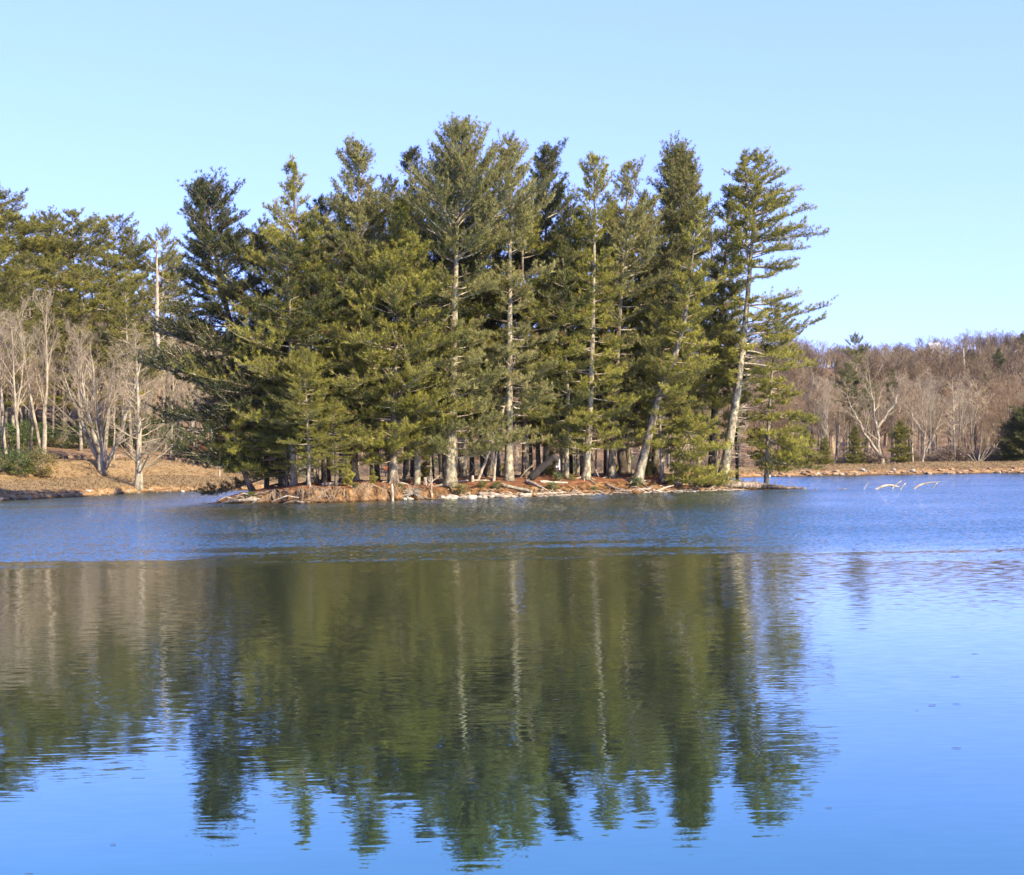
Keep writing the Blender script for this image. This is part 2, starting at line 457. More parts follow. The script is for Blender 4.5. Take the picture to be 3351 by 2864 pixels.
    fr = ramp(n, [(0.0, (0.03, 0.04, 0.04)), (0.4, (0.08, 0.12, 0.12)), (0.7, (0.22, 0.4, 0.37)), (0.75, (0.26, 0.45, 0.42)), (0.84, (0.45, 0.56, 0.57)), (0.92, (0.73, 0.755, 0.76)), (1.0, (0.93, 0.93, 0.94))])
    l.new(lw.outputs['Facing'], fr.inputs[0])
    l.new(fr.outputs[0], gl.inputs['Color'])
    mx = n.new('ShaderNodeAddShader')
    l.new(df.outputs[0], mx.inputs[0]); l.new(gl.outputs[0], mx.inputs[1])
    o = n.new('ShaderNodeOutputMaterial'); l.new(mx.outputs[0], o.inputs[0])
    return m

# ------------------------------------------------------------------ the setting: water, shore, island
def smooth01(x):
    x = np.clip(x, 0, 1); return x * x * (3 - 2 * x)

def vnoise(x, y, seed=0):
    """cheap smooth value noise, -1..1"""
    xi, yi = np.floor(x).astype(np.int64), np.floor(y).astype(np.int64)
    xf, yf = x - xi, y - yi
    def h(a, b):
        v = (a * 374761393 + b * 668265263 + seed * 974634777) & 0x7fffffff
        v = (v ^ (v >> 13)) * 1274126177 & 0x7fffffff
        return ((v ^ (v >> 16)) & 0xffff) / 32767.5 - 1
    u, w = xf * xf * (3 - 2 * xf), yf * yf * (3 - 2 * yf)
    return (h(xi, yi) * (1 - u) + h(xi + 1, yi) * u) * (1 - w) + (h(xi, yi + 1) * (1 - u) + h(xi + 1, yi + 1) * u) * w

mb = MB()
mb.add([(-500, -40, 0), (500, -40, 0), (500, 700, 0), (-500, 700, 0)], quads=[(0, 1, 2, 3)])
tag(link(bpy.data.objects.new("lake_water", mb.mesh("lake_water", water_mat()))), kind="structure")

SH_PX = np.array([-1800, -600, 0, 300, 450, 750, 1500, 2000, 2500, 3351, 4200, 5200])
SH_D = np.array([80, 105, 122, 134, 147, 149, 153, 164, 178, 176, 172, 165])
SH_U = (SH_PX - 1675.5) / FPX
LS = [-3, 0, 1, 2, 14, 15, 20, 25, 27, 50, 90, 150, 300, 900]
LZ = [-1, -.05, .42, .63, 1.75, 1.86, 3.55, 3.75, 3.95, 7, 14, 25, 36, 36]
RS = [-3, 0, 1.5, 3, 7, 11, 18, 30, 70, 150, 300, 420, 560, 900]
RZ = [-1, -.05, .35, .62, 1.0, 1.02, 0.2, 0.0, 1.0, 7.0, 20, 35, 46, 44]

def shore_d(u):
    return np.interp(u, SH_U, SH_D)

def terrain_z(u, s):
    w = smooth01((u + 0.25) / 0.13)
    zl = np.interp(s, LS, LZ); zr = np.interp(s, RS, RZ)
    z = zl * (1 - w) + zr * w
    d = shore_d(u) + s
    x = u * d
    far = np.clip(s / 100, 0, 1)
    z = z + far * 2.5 * vnoise(x / 60, d / 60, 3) + 0.12 * np.clip(s - 1, 0, 3) / 3 * vnoise(x / 5, d / 5, 5)
    z = z + np.clip(1 - np.abs(s - 1.2) / 1.6, 0, 1) * (0.16 * vnoise(x / 0.9, d / 0.9, 8) + 0.1 * vnoise(x / 0.35, d / 0.35, 9))
    # the long ridge on the right rises and dips a little
    z = z + far * np.clip((s - 250) / 200, 0, 1) * w * (4.0 * vnoise(x / 38, 0 * d, 12) + 2.0 * vnoise(x / 14, 0 * d, 13) + 2.0 * smooth01((u - 0.25) / 0.12))
    return z

def ground_at(x, y):
    u = x / y
    return float(terrain_z(np.array(u), np.array(y - shore_d(u))))

us = np.linspace(-0.62, 0.62, 700)
ss = np.concatenate([[-3, -1.5, -0.6], np.linspace(0, 4, 14), np.linspace(4.6, 30, 40), np.linspace(32, 100, 24), np.geomspace(108, 900, 34)])
U, S = np.meshgrid(us, ss)
D = shore_d(U) + S
Z = terrain_z(U, S)
V = np.stack([U * D, D, Z], -1).reshape(-1, 3)
wR = smooth01((U + 0.25) / 0.13)
edgeL = np.clip(1 - np.abs(S - 1.0) / 2.2, 0, 1); edgeR = np.clip(1 - np.abs(S - 1.3) / 3.2, 0, 1)
edge = np.where(wR < 0.5, edgeL, edgeR)
litter = np.where(wR < 0.5, smooth01((S - 26) / 4), smooth01((S - 15) / 8))
tint = np.where(litter > 0.02, litter * 0.5 + 0.5 * np.minimum(1, litter * 2), np.minimum(edge * 1.4, 1) * 0.5)
tint = np.where((wR < 0.5) & (S > 14) & (S < 26), np.maximum(tint, 0.22), tint)
nu, nsr = len(us), len(ss)
ii, jj = np.meshgrid(np.arange(nsr - 1), np.arange(nu - 1), indexing='ij')
q0 = ii * nu + jj
Q = np.stack([q0, q0 + 1, q0 + nu + 1, q0 + nu], -1).reshape(-1, 4)
mb = MB(); mb.add(V, quads=Q, tint=tint.ravel())
tag(link(bpy.data.objects.new("terrain", mb.mesh("terrain", M_TERRAIN))), kind="structure")

# island: front waterline from the photograph, a back shore, an eroded front bank
I_PX = np.array([690, 740, 850, 1000, 1300, 1700, 2000, 2200, 2400, 2500, 2560])
I_PY = np.array([1649, 1648, 1648, 1648, 1638, 1628, 1617, 1612, 1606, 1603, 1602])
I_D = np.array([water_d(x, y) for x, y in zip(I_PX, I_PY)])
I_X = np.array([P(x, y, d)[0] for x, y, d in zip(I_PX, I_PY, I_D)])
I_W = np.interp(I_X, [I_X[0], I_X[1], I_X[3], I_X[5], I_X[8], I_X[9], I_X[10]], [0.5, 5, 15, 20, 15, 8, 0.5])
STEEP = [(-1.0, -0.6), (0, -0.08), (0.35, 0.3), (0.6, 0.78), (1.0, 0.97), (2.5, 1.08), (7, 1.3)]
GENTLE = [(-1.0, -0.6), (0, -0.05), (0.8, 0.26), (2.2, 0.72), (3.6, 1.05), (6, 1.22), (9, 1.36)]

def island_front(x):
    return np.interp(x, I_X, I_D) + 0.5 * vnoise(x / 2.3, 0 * x, 21) + 0.3 * vnoise(x / 0.7, 0 * x, 22)

def island_z(x, y):
    x = np.asarray(x, float); y = np.asarray(y, float)
    w = y - island_front(x)
    W = np.interp(x, I_X, I_W)
    px = x / 105 * FPX + 1675
    g = smooth01((px - 1250) / 250)
    f = np.interp(w, *zip(*STEEP)) * (1 - g) + np.interp(w, *zip(*GENTLE)) * g
    back = smooth01((W - w) / np.minimum(W * 0.45, 5))
    ends = np.interp(x, [I_X[0], I_X[1], I_X[2], I_X[3], I_X[7], I_X[8], I_X[9], I_X[10]], [0.12, 0.45, 0.85, 1, 1, 0.72, 0.4, 0.1])
    z = np.where(w > 0, f * ends * back - 0.5 * (1 - back), f)
    rough = np.clip(w, 0, 1) * np.clip(1.6 - w, 0.15, 1) * back
    z = z + rough * (0.36 * vnoise(x / 0.8, y / 0.5, 31) + 0.26 * vnoise(x / 0.3, y / 0.25, 32)) + 0.06 * back * np.clip(w, 0, 1) * vnoise(x / 2.5, y / 2.5, 33)
    return z

xs = np.arange(I_X[0] - 0.5, I_X[-1] + 0.5, 0.14)
ws = np.concatenate([[-1.0, -0.4], np.linspace(0, 2.4, 20), np.linspace(2.7, 7, 16), np.linspace(7.5, 22, 22)])
X, Wg = np.meshgrid(xs, ws)
Y = island_front(X) + Wg
Z = island_z(X, Y)
px = X / 105 * FPX + 1675
bankw = 1.05 + 1.6 * smooth01((px - 1250) / 250)
tint = np.clip(1.5 - Wg / bankw, 0, 1) * 0.9
nu, nsr = len(xs), len(ws)
ii, jj = np.meshgrid(np.arange(nsr - 1), np.arange(nu - 1), indexing='ij')
q0 = ii * nu + jj
Q = np.stack([q0, q0 + 1, q0 + nu + 1, q0 + nu], -1).reshape(-1, 4)
mb = MB(); mb.add(np.stack([X, Y, Z], -1), quads=Q, tint=tint.ravel())
tag(link(bpy.data.objects.new("island_ground", mb.mesh("island_ground", M_ISLAND))), kind="structure")

# ------------------------------------------------------------------ pines
def needles(mb, rng, pos, dirs, tint, n=10, ln=0.25, wd=0.036, spread=0.62, up=0.5):
    K = len(pos)
    if K == 0:
        return
    d = nrm(dirs[:, None, :] * 0.6 + np.array([0, 0, up]) + rng.normal(0, spread, (K, n, 3)))
    side = nrm(np.cross(d, rng.normal(0, 1, (K, n, 3))))
    L = ln * rng.uniform(0.65, 1.25, (K, n, 1))
    W = wd * rng.uniform(0.7, 1.3, (K, n, 1))
    p = pos[:, None, :] + rng.normal(0, 0.03, (K, n, 3))
    A = p - side * W * 0.5 + d * L * 0.25
    B = p + side * W * 0.5 + d * L * 0.25
    C = p + d * L
    A0 = p
    V = np.stack([A0, B, C, A], 2).reshape(-1, 3)
    q = np.arange(K * n)[:, None] * 4 + np.array([[0, 1, 2, 3]])
    t = np.repeat(np.repeat(tint, n) + rng.normal(0, 0.06, K * n), 4)
    mb.add(V, quads=q, tint=np.clip(t, 0, 1))

def pine(name, label, way, d, r0, prof, seed, group=None, bark=M_BARK, needle=M_NEEDLE, whorl=0.55, per=5, dens=1.0, el_top=50, el_low=6,
         curl=0.16, skip=0.12, s0=0.3, tint=0.5, dead=(), on_island=True, fork=None, flare=0.55, dz=None, tuft=0.17, cat="pine tree", shape_only=False, irregular=True, sec=0.42, gaps=()):
    """way: picture positions of the trunk from base to tip; prof: (row, left edge, right edge) of the crown; d: depth in metres"""
    rng = rs(seed)
    W = np.array([P(x, y, d) for x, y in way])
    bx, by = W[0, 0], d
    bz = float(island_z(bx, by)) if on_island else ground_at(bx, by)
    if dz is not None: bz = dz
    W[0, 2] = bz - 0.05
    W[-1, 2] -= 0.65
    base = np.array([bx, by, bz])
    seg = np.concatenate([[0], np.cumsum(np.linalg.norm(np.diff(W, axis=0), axis=1))])
    N = 26
    q = np.linspace(0, 1, N) ** 1.25 * seg[-1]
    pts = np.stack([np.interp(q, seg, W[:, k]) for k in range(3)], 1)
    for _ in range(2):
        pts[1:-1] = 0.25 * pts[:-2] + 0.5 * pts[1:-1] + 0.25 * pts[2:]
    dy = np.cumsum(rng.normal(0, 0.05, N)); pts[:, 1] += dy - dy[0]
    H = pts[-1, 2] - pts[0, 2]
    f = np.linspace(0, 1, N) ** 1.25
    rad = r0 * (1 - f) ** 0.95 + 0.02
    hgt = pts[:, 2] - pts[0, 2]
    rad = rad * (1 + flare * np.exp(-hgt / (r0 * 1.6)))
    lp = pts - base
    tm = MB(); tubes(tm, lp, rad, 10, cap=True)
    if flare > 0.5:      # root buttresses
        nr = 6
        for k in range(nr):
            a = 2 * math.pi * (k + rng.uniform(0, 0.6)) / nr
            ln = r0 * rng.uniform(2.4, 5.0)
            rp = np.array([[math.cos(a) * r0 * 0.5, math.sin(a) * r0 * 0.5, r0 * 1.1], [math.cos(a) * r0 * 1.2, math.sin(a) * r0 * 1.2, r0 * 0.35],
                           [math.cos(a + .1) * ln * 0.7, math.sin(a + .1) * ln * 0.7, 0.06], [math.cos(a + .2) * ln, math.sin(a + .2) * ln, -0.1]])
            for i in (1, 2, 3):
                if on_island:
                    rp[i, 2] = float(island_z(bx + rp[i, 0], by + rp[i, 1])) - bz + (r0 * 0.3 if i == 1 else 0.03 if i == 2 else -0.08)
            tubes(tm, rp, [r0 * 0.42, r0 * 0.3, r0 * 0.16, r0 * 0.06], 6)
    axes = [(lp, rad)]
    if fork is not None:   # a second leader
        FW = np.array([P(x, y, d) for x, y in fork]) - base
        fs = np.linspace(0, 1, 14)
        fp = np.stack([np.interp(fs, np.linspace(0, 1, len(FW)), FW[:, k]) for k in range(3)], 1)
        fp[:, 1] += np.interp(fp[0, 2], lp[:, 2], lp[:, 1]) + 0.5 * fs
        fr = np.interp(fp[0, 2], lp[:, 2], rad) * 0.8 * (1 - fs) ** 0.7 + 0.02
        tubes(tm, fp, fr, 8)
        axes.append((fp, fr))
    # branches in whorls, their reach read off the crown's outline
    rows = np.array([[P((l + r_) / 2, y, d)[2] - bz, (l), (r_), y] for y, l, r_ in prof])
    rows = rows[np.argsort(rows[:, 0])]
    zlo, zhi = rows[0, 0], rows[-1, 0]
    wm, fm = MB(), MB()
    base_pts, dirs, Ls, els, fr_, rads, bt = [], [], [], [], [], [], []
    ppm = FPX / d
    fz_here = lambda zz: (zz - zlo) / max(zhi - zlo, 0.1)
    for ai, (ap, ar) in enumerate(axes):
        z = max(zlo, ap[0, 2] + 0.4 if ai else zlo)
        while z < ap[-1, 2] - 0.15:
            if rng.random() > skip and not any(g0 < z / H < g1 for g0, g1 in gaps):
                c = np.array([np.interp(z, ap[:, 2], ap[:, k]) for k in range(3)])
                rr = np.interp(z, ap[:, 2], ar)
                fz = (z - zlo) / max(zhi - zlo, 0.1)
                nb = max(2, int(round(per + rng.normal(0, 0.8))))
                a0 = rng.uniform(0, 6.28)
                tier = rng.choice([0.62, 0.85, 1.0, 1.12], p=[0.2, 0.25, 0.35, 0.2]) if irregular else 1.0
                for k in range(nb):
                    az = a0 + 2 * math.pi * (k + rng.uniform(-0.3, 0.3)) / nb
                    el = el_low + (el_top - el_low) * max(0.0, (fz - 0.35) / 0.65) ** 1.1 + rng.normal(0, 7)
                    el = math.radians(el)
                    zz = z + rng.normal(0, 0.12)
                    # reach at the height where the tip arrives
                    xl = np.interp(zz + 0.5 * math.sin(el), rows[:, 0], rows[:, 1]); xr = np.interp(zz + 0.5 * math.sin(el), rows[:, 0], rows[:, 2])
                    yy = np.interp(zz, rows[:, 0], rows[:, 3])
                    cx = (c[0] + bx) / d * FPX + 1675.5 + math.sin(ROLL) * (yy - HZ)
                    Ll, Lr = max(0.15, (cx - xl) / ppm), max(0.15, (xr - cx) / ppm)
                    av = (Ll + Lr) / 2
                    ca = math.cos(az)
                    L = abs(ca) * (Lr if ca > 0 else Ll) + (1 - abs(ca)) * av
                    L = L * rng.choice([rng.uniform(0.45, 0.75), rng.uniform(0.75, 1.0), rng.uniform(0.95, 1.1)], p=[0.3, 0.45, 0.25])
                    L = max(0.22, tier * (0.76 + 0.4 * min(1, L / 3)) * L / max(0.55, math.cos(el)) * (0.85 if el > 0.6 else 1.0))
                    base_pts.append([c[0], c[1], zz]); dirs.append([math.cos(az) * math.cos(el), math.sin(az) * math.cos(el), math.sin(el)])
                    Ls.append(L); els.append(el); fr_.append(fz); rads.append(min(rr * 0.55, 0.012 + 0.013 * L)); bt.append(rng.normal(0, 0.1))
            z += whorl * (1 - 0.5 * max(0, fz_here(z)) ** 2) * rng.uniform(0.7, 1.3)
        # leader tip
        base_pts.append(ap[-1] - np.array([0, 0, 0.3])); dirs.append([0, 0.05, 1]); Ls.append(0.6); els.append(1.5); fr_.append(1); rads.append(0.02); bt.append(0.1)
    B = np.array(base_pts); Dv = nrm(np.array(dirs)); L = np.array(Ls); rads = np.array(rads); bt = np.array(bt); fz = np.array(fr_)
    n = 6
    qq = np.linspace(0, 1, n)
    bp = B[:, None, :] + Dv[:, None, :] * (L[:, None] * qq)[..., None]
    bp[..., 2] += (curl * L)[:, None] * (qq ** 2 - 0.55 * qq)[None, :]
    w = np.cumsum(rng.normal(0, 0.035, bp.shape), axis=1) * L[:, None, None] * 0.4
    w[:, 0] = 0
    bp += w
    br = rads[:, None] * (1 - 0.8 * qq)[None, :]
    tubes(wm, bp, br, 5)
    # branchlets, many on long branches and few on short ones
    for lo, hi, nc in ((0, 0.9, 3), (0.9, 1.8, 7), (1.8, 3.0, 11), (3.0, 4.5, 16), (4.5, 99, 22)):
        sel = (L >= lo) & (L < hi)
        if not sel.any():
            continue
        nc = max(2, int(round(nc * dens)))
        top = (fz[sel] > 0.78)
        sp, sr, sv, sl = grow(rng, bp[sel], br[sel], nc, s0, 1.0, 48, 12, sec, 0.3, 0.4, 0.22, 4, 0.5, flat=0.78, jit=0.1, up=0.15, tip_short=0.62)
        tubes(wm, sp, np.maximum(sr, 0.006), 3)
        nt = np.maximum(2, np.ceil(sl / tuft * np.repeat(np.where(top, 0.7, 1.1), nc))).astype(int).clip(1, 11)
        idx = np.repeat(np.arange(len(sp)), nt)
        pos_in = np.concatenate([(np.arange(k) + 0.6) / k for k in nt])
        pp, tt = lerp_poly(sp[idx], pos_in[:, None])
        pp, tt = pp[:, 0], tt[:, 0]
        pp = pp + rng.normal(0, 0.06, pp.shape)
        par = np.repeat(np.where(sel)[0], nc)[idx]
        tn = tint + bt[par] + rng.normal(0, 0.1, len(pp)) + 0.12 * (pos_in - 0.5)
        tn = np.where(rng.random(len(tn)) < 0.05, -0.3, np.maximum(tn, 0.1))
        needles(fm, rng, pp, tt, tn)
    # tufts along the outer branch itself
    nt = np.ceil(L / 0.3).astype(int).clip(2, 14)
    idx = np.repeat(np.arange(len(bp)), nt)
    si = np.concatenate([s0 + 0.1 + (0.9 - s0) * (np.arange(k) + 0.7) / k for k in nt])
    pp, tt = lerp_poly(bp[idx], si[:, None])
    needles(fm, rng, pp[:, 0], tt[:, 0], tint + bt[idx] + rng.normal(0, 0.1, len(idx)))
    # dead snapped-off lower branches
    for (y0, y1, cnt, ln, side) in dead:
        for k in range(cnt):
            yy = rng.uniform(y0, y1)
            z = P(1675, yy, d)[2] - bz
            c = np.array([np.interp(z, lp[:, 2], lp[:, j]) for j in range(3)])
            az = rng.normal(0 if side > 0 else math.pi, 0.7) if side else rng.uniform(0, 6.28)
            l = ln * rng.uniform(0.4, 1.2); el = rng.normal(-0.18, 0.15)
            dv = np.array([math.cos(az) * math.cos(el), math.sin(az) * math.cos(el), math.sin(el)])
            bpts = c + dv * (np.linspace(0, 1, 5) * l)[:, None]
            bpts[:, 2] += 0.1 * l * np.linspace(0, 1, 5) ** 2
            bpts[1:] += np.cumsum(rng.normal(0, 0.03 * l, (4, 3)), 0)
            rr = np.linspace(0.035, 0.012, 5)
            tubes(wm, bpts, rr, 5)
            sp, sr, _, _ = grow(rng, bpts[None], rr[None], 4, 0.4, 1, 50, 12, 0.3, 0.3, 0.5, 0, 3, 0.6, flat=0.7)
            tubes(wm, sp, np.maximum(sr, 0.006), 3)
    mt = tm.mesh(name + "_trunk", bark); mw = wm.mesh(name + "_limbs", M_LIMB); mf = fm.mesh(name + "_needles", needle, smooth=False)
    if shape_only:
        return mt, mw, mf, base
    o = thing(name, tuple(base), label, cat, group)
    part("trunk", mt, o)
    c = part("crown", mw, o)
    part("foliage", mf, c)
    return o

ISL = "tall pines of the island grove"
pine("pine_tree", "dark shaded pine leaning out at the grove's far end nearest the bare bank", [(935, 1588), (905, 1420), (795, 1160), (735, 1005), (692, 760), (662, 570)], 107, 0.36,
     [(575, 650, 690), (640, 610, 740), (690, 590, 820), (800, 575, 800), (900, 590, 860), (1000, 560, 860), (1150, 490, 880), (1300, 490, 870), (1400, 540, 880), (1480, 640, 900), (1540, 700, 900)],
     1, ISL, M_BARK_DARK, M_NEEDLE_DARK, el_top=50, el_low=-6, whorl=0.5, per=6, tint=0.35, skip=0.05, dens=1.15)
pine("pine_tree", "slender open pine with a spire top and long bright layered boughs toward the bank", [(1025, 1585), (1012, 1500), (995, 1300), (976, 1000), (968, 870), (962, 600), (957, 497)], 106, 0.33,
     [(500, 948, 968), (560, 905, 1000), (640, 910, 1010), (700, 880, 1040), (800, 860, 1060), (870, 800, 1070), (960, 760, 1050), (1100, 700, 1040), (1250, 690, 1060), (1350, 680, 1090), (1450, 760, 1090), (1520, 850, 1080)],
     2, ISL, M_BARK, M_NEEDLE, el_top=48, el_low=-2, whorl=0.72, tint=0.68, skip=0.22)
pine("pine_tree", "broad pine with an upright feathery top between the open spire pine and the dense cone", [(1158, 1580), (1158, 1400), (1160, 1050), (1176, 700), (1172, 460)], 107, 0.3,
     [(465, 1155, 1185), (540, 1095, 1230), (620, 1075, 1260), (720, 1070, 1270), (850, 1050, 1280), (1000, 1040, 1270), (1150, 1020, 1290), (1300, 1040, 1290), (1420, 1050, 1300), (1500, 1100, 1280)],
     3, ISL, M_BARK, M_NEEDLE_GREY, el_top=62, el_low=4, whorl=0.6, tint=0.55)
pine("pine_tree", "dark narrow-topped pine peeping up just behind the dense cone", [(1355, 1560), (1352, 1300), (1345, 900), (1342, 475)], 116, 0.28,
     [(480, 1325, 1365), (560, 1300, 1395), (650, 1290, 1395), (780, 1270, 1410), (950, 1260, 1420), (1100, 1270, 1420)],
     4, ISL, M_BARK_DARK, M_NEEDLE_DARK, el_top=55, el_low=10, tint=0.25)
pine("pine_tree", "dense cone-shaped younger pine in front of the grove, leafy almost to the ground", [(1287, 1575), (1286, 1400), (1292, 1200), (1305, 900), (1312, 640)], 105.5, 0.3,
     [(645, 1300, 1325), (720, 1265, 1365), (800, 1235, 1390), (900, 1190, 1420), (1000, 1160, 1440), (1120, 1110, 1450), (1250, 1080, 1460), (1350, 1090, 1480), (1440, 1120, 1470), (1510, 1180, 1420)],
     5, ISL, M_BARK, M_NEEDLE, el_top=60, el_low=4, whorl=0.5, per=6, dens=1.15, tint=0.55, skip=0.04)
pine("pine_tree", "tallest pine of the island with a thick flared pale trunk and broad dense top", [(1472, 1570), (1476, 1450), (1484, 1200), (1487, 1000), (1494, 800), (1497, 600), (1505, 400)], 106.5, 0.4,
     [(405, 1470, 1540), (470, 1430, 1575), (540, 1400, 1600), (620, 1370, 1640), (700, 1350, 1690), (770, 1330, 1700), (860, 1380, 1620), (980, 1390, 1640), (1100, 1390, 1620), (1250, 1370, 1620), (1350, 1360, 1640), (1440, 1370, 1640), (1490, 1400, 1600)],
     6, ISL, M_BARK_PALE, M_NEEDLE_GREY, el_top=58, el_low=8, whorl=0.55, per=6, tint=0.5, gaps=((0.56, 0.63), (0.47, 0.52)), dead=((900, 1250, 8, 2.0, 0),), flare=0.6)
pine("pine_tree", "tall pine with straight pale spotted trunk and russet tip beside the leaning dead pole", [(1665, 1566), (1666, 1400), (1668, 1000), (1669, 700), (1668, 445)], 109, 0.31,
     [(450, 1648, 1690), (520, 1610, 1730), (600, 1580, 1770), (700, 1570, 1780), (820, 1580, 1790), (960, 1590, 1790), (1080, 1580, 1800), (1200, 1560, 1800), (1330, 1560, 1810), (1450, 1600, 1800)],
     7, ISL, M_BARK_PALE, M_NEEDLE_GREY, el_top=55, el_low=4, whorl=0.66, per=5, tint=0.62, skip=0.18, dead=((1000, 1500, 14, 1.8, 1),), flare=0.4)
pine("pine_tree", "dark-topped pine set back between the russet-tipped pine and the pale spindly one", [(1790, 1560), (1790, 1300), (1787, 900), (1785, 465)], 116, 0.3,
     [(470, 1765, 1805), (540, 1740, 1850), (640, 1710, 1880), (760, 1690, 1890), (900, 1690, 1890), (1050, 1690, 1880), (1200, 1690, 1890), (1350, 1690, 1880), (1460, 1710, 1870)],
     8, ISL, M_BARK, M_NEEDLE_DARK, el_top=55, el_low=6, tint=0.4)
pine("pine_tree", "spindly pine whose long pale stem shows through thin boughs, its roots spreading to the bank", [(1917, 1562), (1928, 1400), (1939, 1100), (1946, 800), (1945, 490)], 112, 0.27,
     [(495, 1928, 1965), (570, 1890, 2000), (660, 1870, 2020), (780, 1850, 2020), (920, 1840, 2030), (1080, 1830, 2040), (1220, 1800, 2050), (1340, 1790, 2060), (1470, 1790, 2050)],
     9, ISL, M_BARK_PALE, M_NEEDLE, el_top=58, el_low=2, whorl=0.68, per=5, tint=0.55, dead=((900, 1300, 8, 1.6, 0),), flare=0.6)
pine("pine_tree", "pine with a sparse russet tip leaning over the thicket beside the twin-topped pine", [(2000, 1560), (2012, 1300), (2035, 900), (2055, 525)], 115, 0.28,
     [(530, 2040, 2075), (600, 2010, 2110), (700, 1980, 2140), (800, 1970, 2180), (950, 1960, 2180), (1100, 1960, 2160), (1250, 1940, 2160), (1380, 1940, 2140), (1460, 1950, 2120)],
     10, ISL, M_BARK, M_NEEDLE_GREY, el_top=58, el_low=6, whorl=0.62, tint=0.6)
pine("pine_tree", "twin-topped pine with a dense rounded bluish head", [(2145, 1550), (2150, 1300), (2185, 900), (2205, 700), (2207, 508)], 118, 0.32,
     [(510, 2190, 2225), (560, 2160, 2290), (620, 2145, 2310), (700, 2150, 2310), (800, 2130, 2330), (930, 2110, 2340), (1080, 2100, 2330), (1230, 2090, 2310), (1380, 2090, 2290)],
     11, ISL, M_BARK_DARK, M_NEEDLE_GREY, el_top=64, el_low=6, whorl=0.5, per=6, tint=0.5, fork=[(2195, 800), (2235, 690), (2250, 610), (2257, 532)])
pine("pine_tree", "crooked pine whose thick trunk slants up out of the bank before straightening", [(2085, 1565), (2130, 1400), (2168, 1260), (2195, 1200), (2228, 1110), (2250, 1000), (2270, 800), (2300, 640)], 113, 0.33,
     [(650, 2270, 2330), (740, 2230, 2350), (850, 2190, 2360), (970, 2180, 2350), (1080, 2150, 2340), (1200, 2130, 2340), (1300, 2090, 2340), (1400, 2060, 2310), (1470, 2060, 2240)],
     12, ISL, M_BARK, M_NEEDLE, el_top=55, el_low=0, whorl=0.66, tint=0.58, skip=0.2)
pine("pine_tree", "narrow dark pine just behind the big leaning one", [(2327, 1548), (2335, 1400), (2352, 1150), (2370, 900), (2392, 590)], 122, 0.3,
     [(595, 2375, 2405), (660, 2345, 2435), (760, 2330, 2440), (880, 2310, 2440), (1020, 2300, 2450), (1180, 2290, 2430), (1320, 2280, 2400)],
     13, ISL, M_BARK_DARK, M_NEEDLE_DARK, el_top=50, el_low=4, tint=0.45)
pine("pine_tree", "big forked pine leaning at the open-water end, flat tiered boughs above a bare pale trunk", [(2362, 1570), (2386, 1440), (2410, 1300), (2432, 1130), (2449, 950), (2456, 850), (2468, 700), (2478, 560), (2487, 482)], 116, 0.37,
     [(486, 2465, 2505), (540, 2430, 2540), (600, 2385, 2572), (660, 2375, 2605), (740, 2370, 2635), (800, 2370, 2665), (880, 2370, 2665), (950, 2360, 2640), (1030, 2360, 2650), (1120, 2350, 2665), (1200, 2350, 2650), (1260, 2360, 2630)],
     14, ISL, M_BARK_PALE, M_NEEDLE, el_top=30, el_low=-3, whorl=0.72, per=5, tint=0.58, skip=0.1, curl=0.1, sec=0.27, dens=0.8, fork=[(2452, 880), (2442, 760), (2445, 620), (2437, 500)], dead=((1230, 1520, 22, 2.4, 1),), flare=0.5)
pine("pine_tree", "low spreading pine with drooping boughs reaching over the water behind the big leaning one", [(2505, 1545), (2515, 1400), (2530, 1200), (2545, 1010)], 119, 0.2,
     [(1020, 2520, 2570), (1090, 2470, 2620), (1180, 2450, 2650), (1270, 2440, 2640), (1370, 2440, 2650), (1450, 2440, 2670), (1500, 2450, 2660), (1535, 2450, 2600)],
     15, ISL, M_BARK, M_NEEDLE, el_top=30, el_low=-12, whorl=0.48, tint=0.5, flare=0.3, sec=0.36, dens=1.0)
pine("pine_sapling", "low bushy pine sapling overhanging the bank beside the big leaning pine", [(2205, 1590), (2215, 1540), (2240, 1460), (2258, 1330)], 113.3, 0.14,
     [(1340, 2240, 2280), (1400, 2190, 2335), (1470, 2180, 2365), (1530, 2185, 2365), (1580, 2200, 2345)],
     16, None, M_BARK, M_NEEDLE, el_top=40, el_low=-10, whorl=0.3, per=6, tint=0.58, flare=0.3, cat="young pine")
pine("pine_sapling", "small dark leaning pine over the brush heap at the island's near tip", [(828, 1612), (806, 1560), (785, 1490), (765, 1340)], 104.5, 0.2,
     [(1350, 740, 790), (1400, 690, 850), (1450, 660, 880), (1500, 690, 890), (1540, 720, 880)],
     17, None, M_BARK_DARK, M_NEEDLE, el_top=30, el_low=-8, whorl=0.35, per=6, tint=0.5, flare=0.3, cat="young pine")

def shape(seed, H, r0, prof, bark, needle, **kw):
    """a pine of height H at the origin; prof: (height fraction, reach in metres)"""
    d = 110.0
    k = FPX / d
    ox = 1675.5
    yb = HZ + CAM_H * k
    way = [(ox + kw.pop('lean', 0) * 0, yb), (ox + math.tan(-ROLL) * 0, yb - H * k * 0.5), (ox, yb - H * k)]
    pr = [(yb - f * H * k, ox - w * k, ox + w * k) for f, w in prof]
    mt, mw, mf, base = pine("slim", None, way, d, r0, pr, seed, None, bark, needle, on_island=False, dz=0.0, shape_only=True, **kw)
    return mt, mw, mf

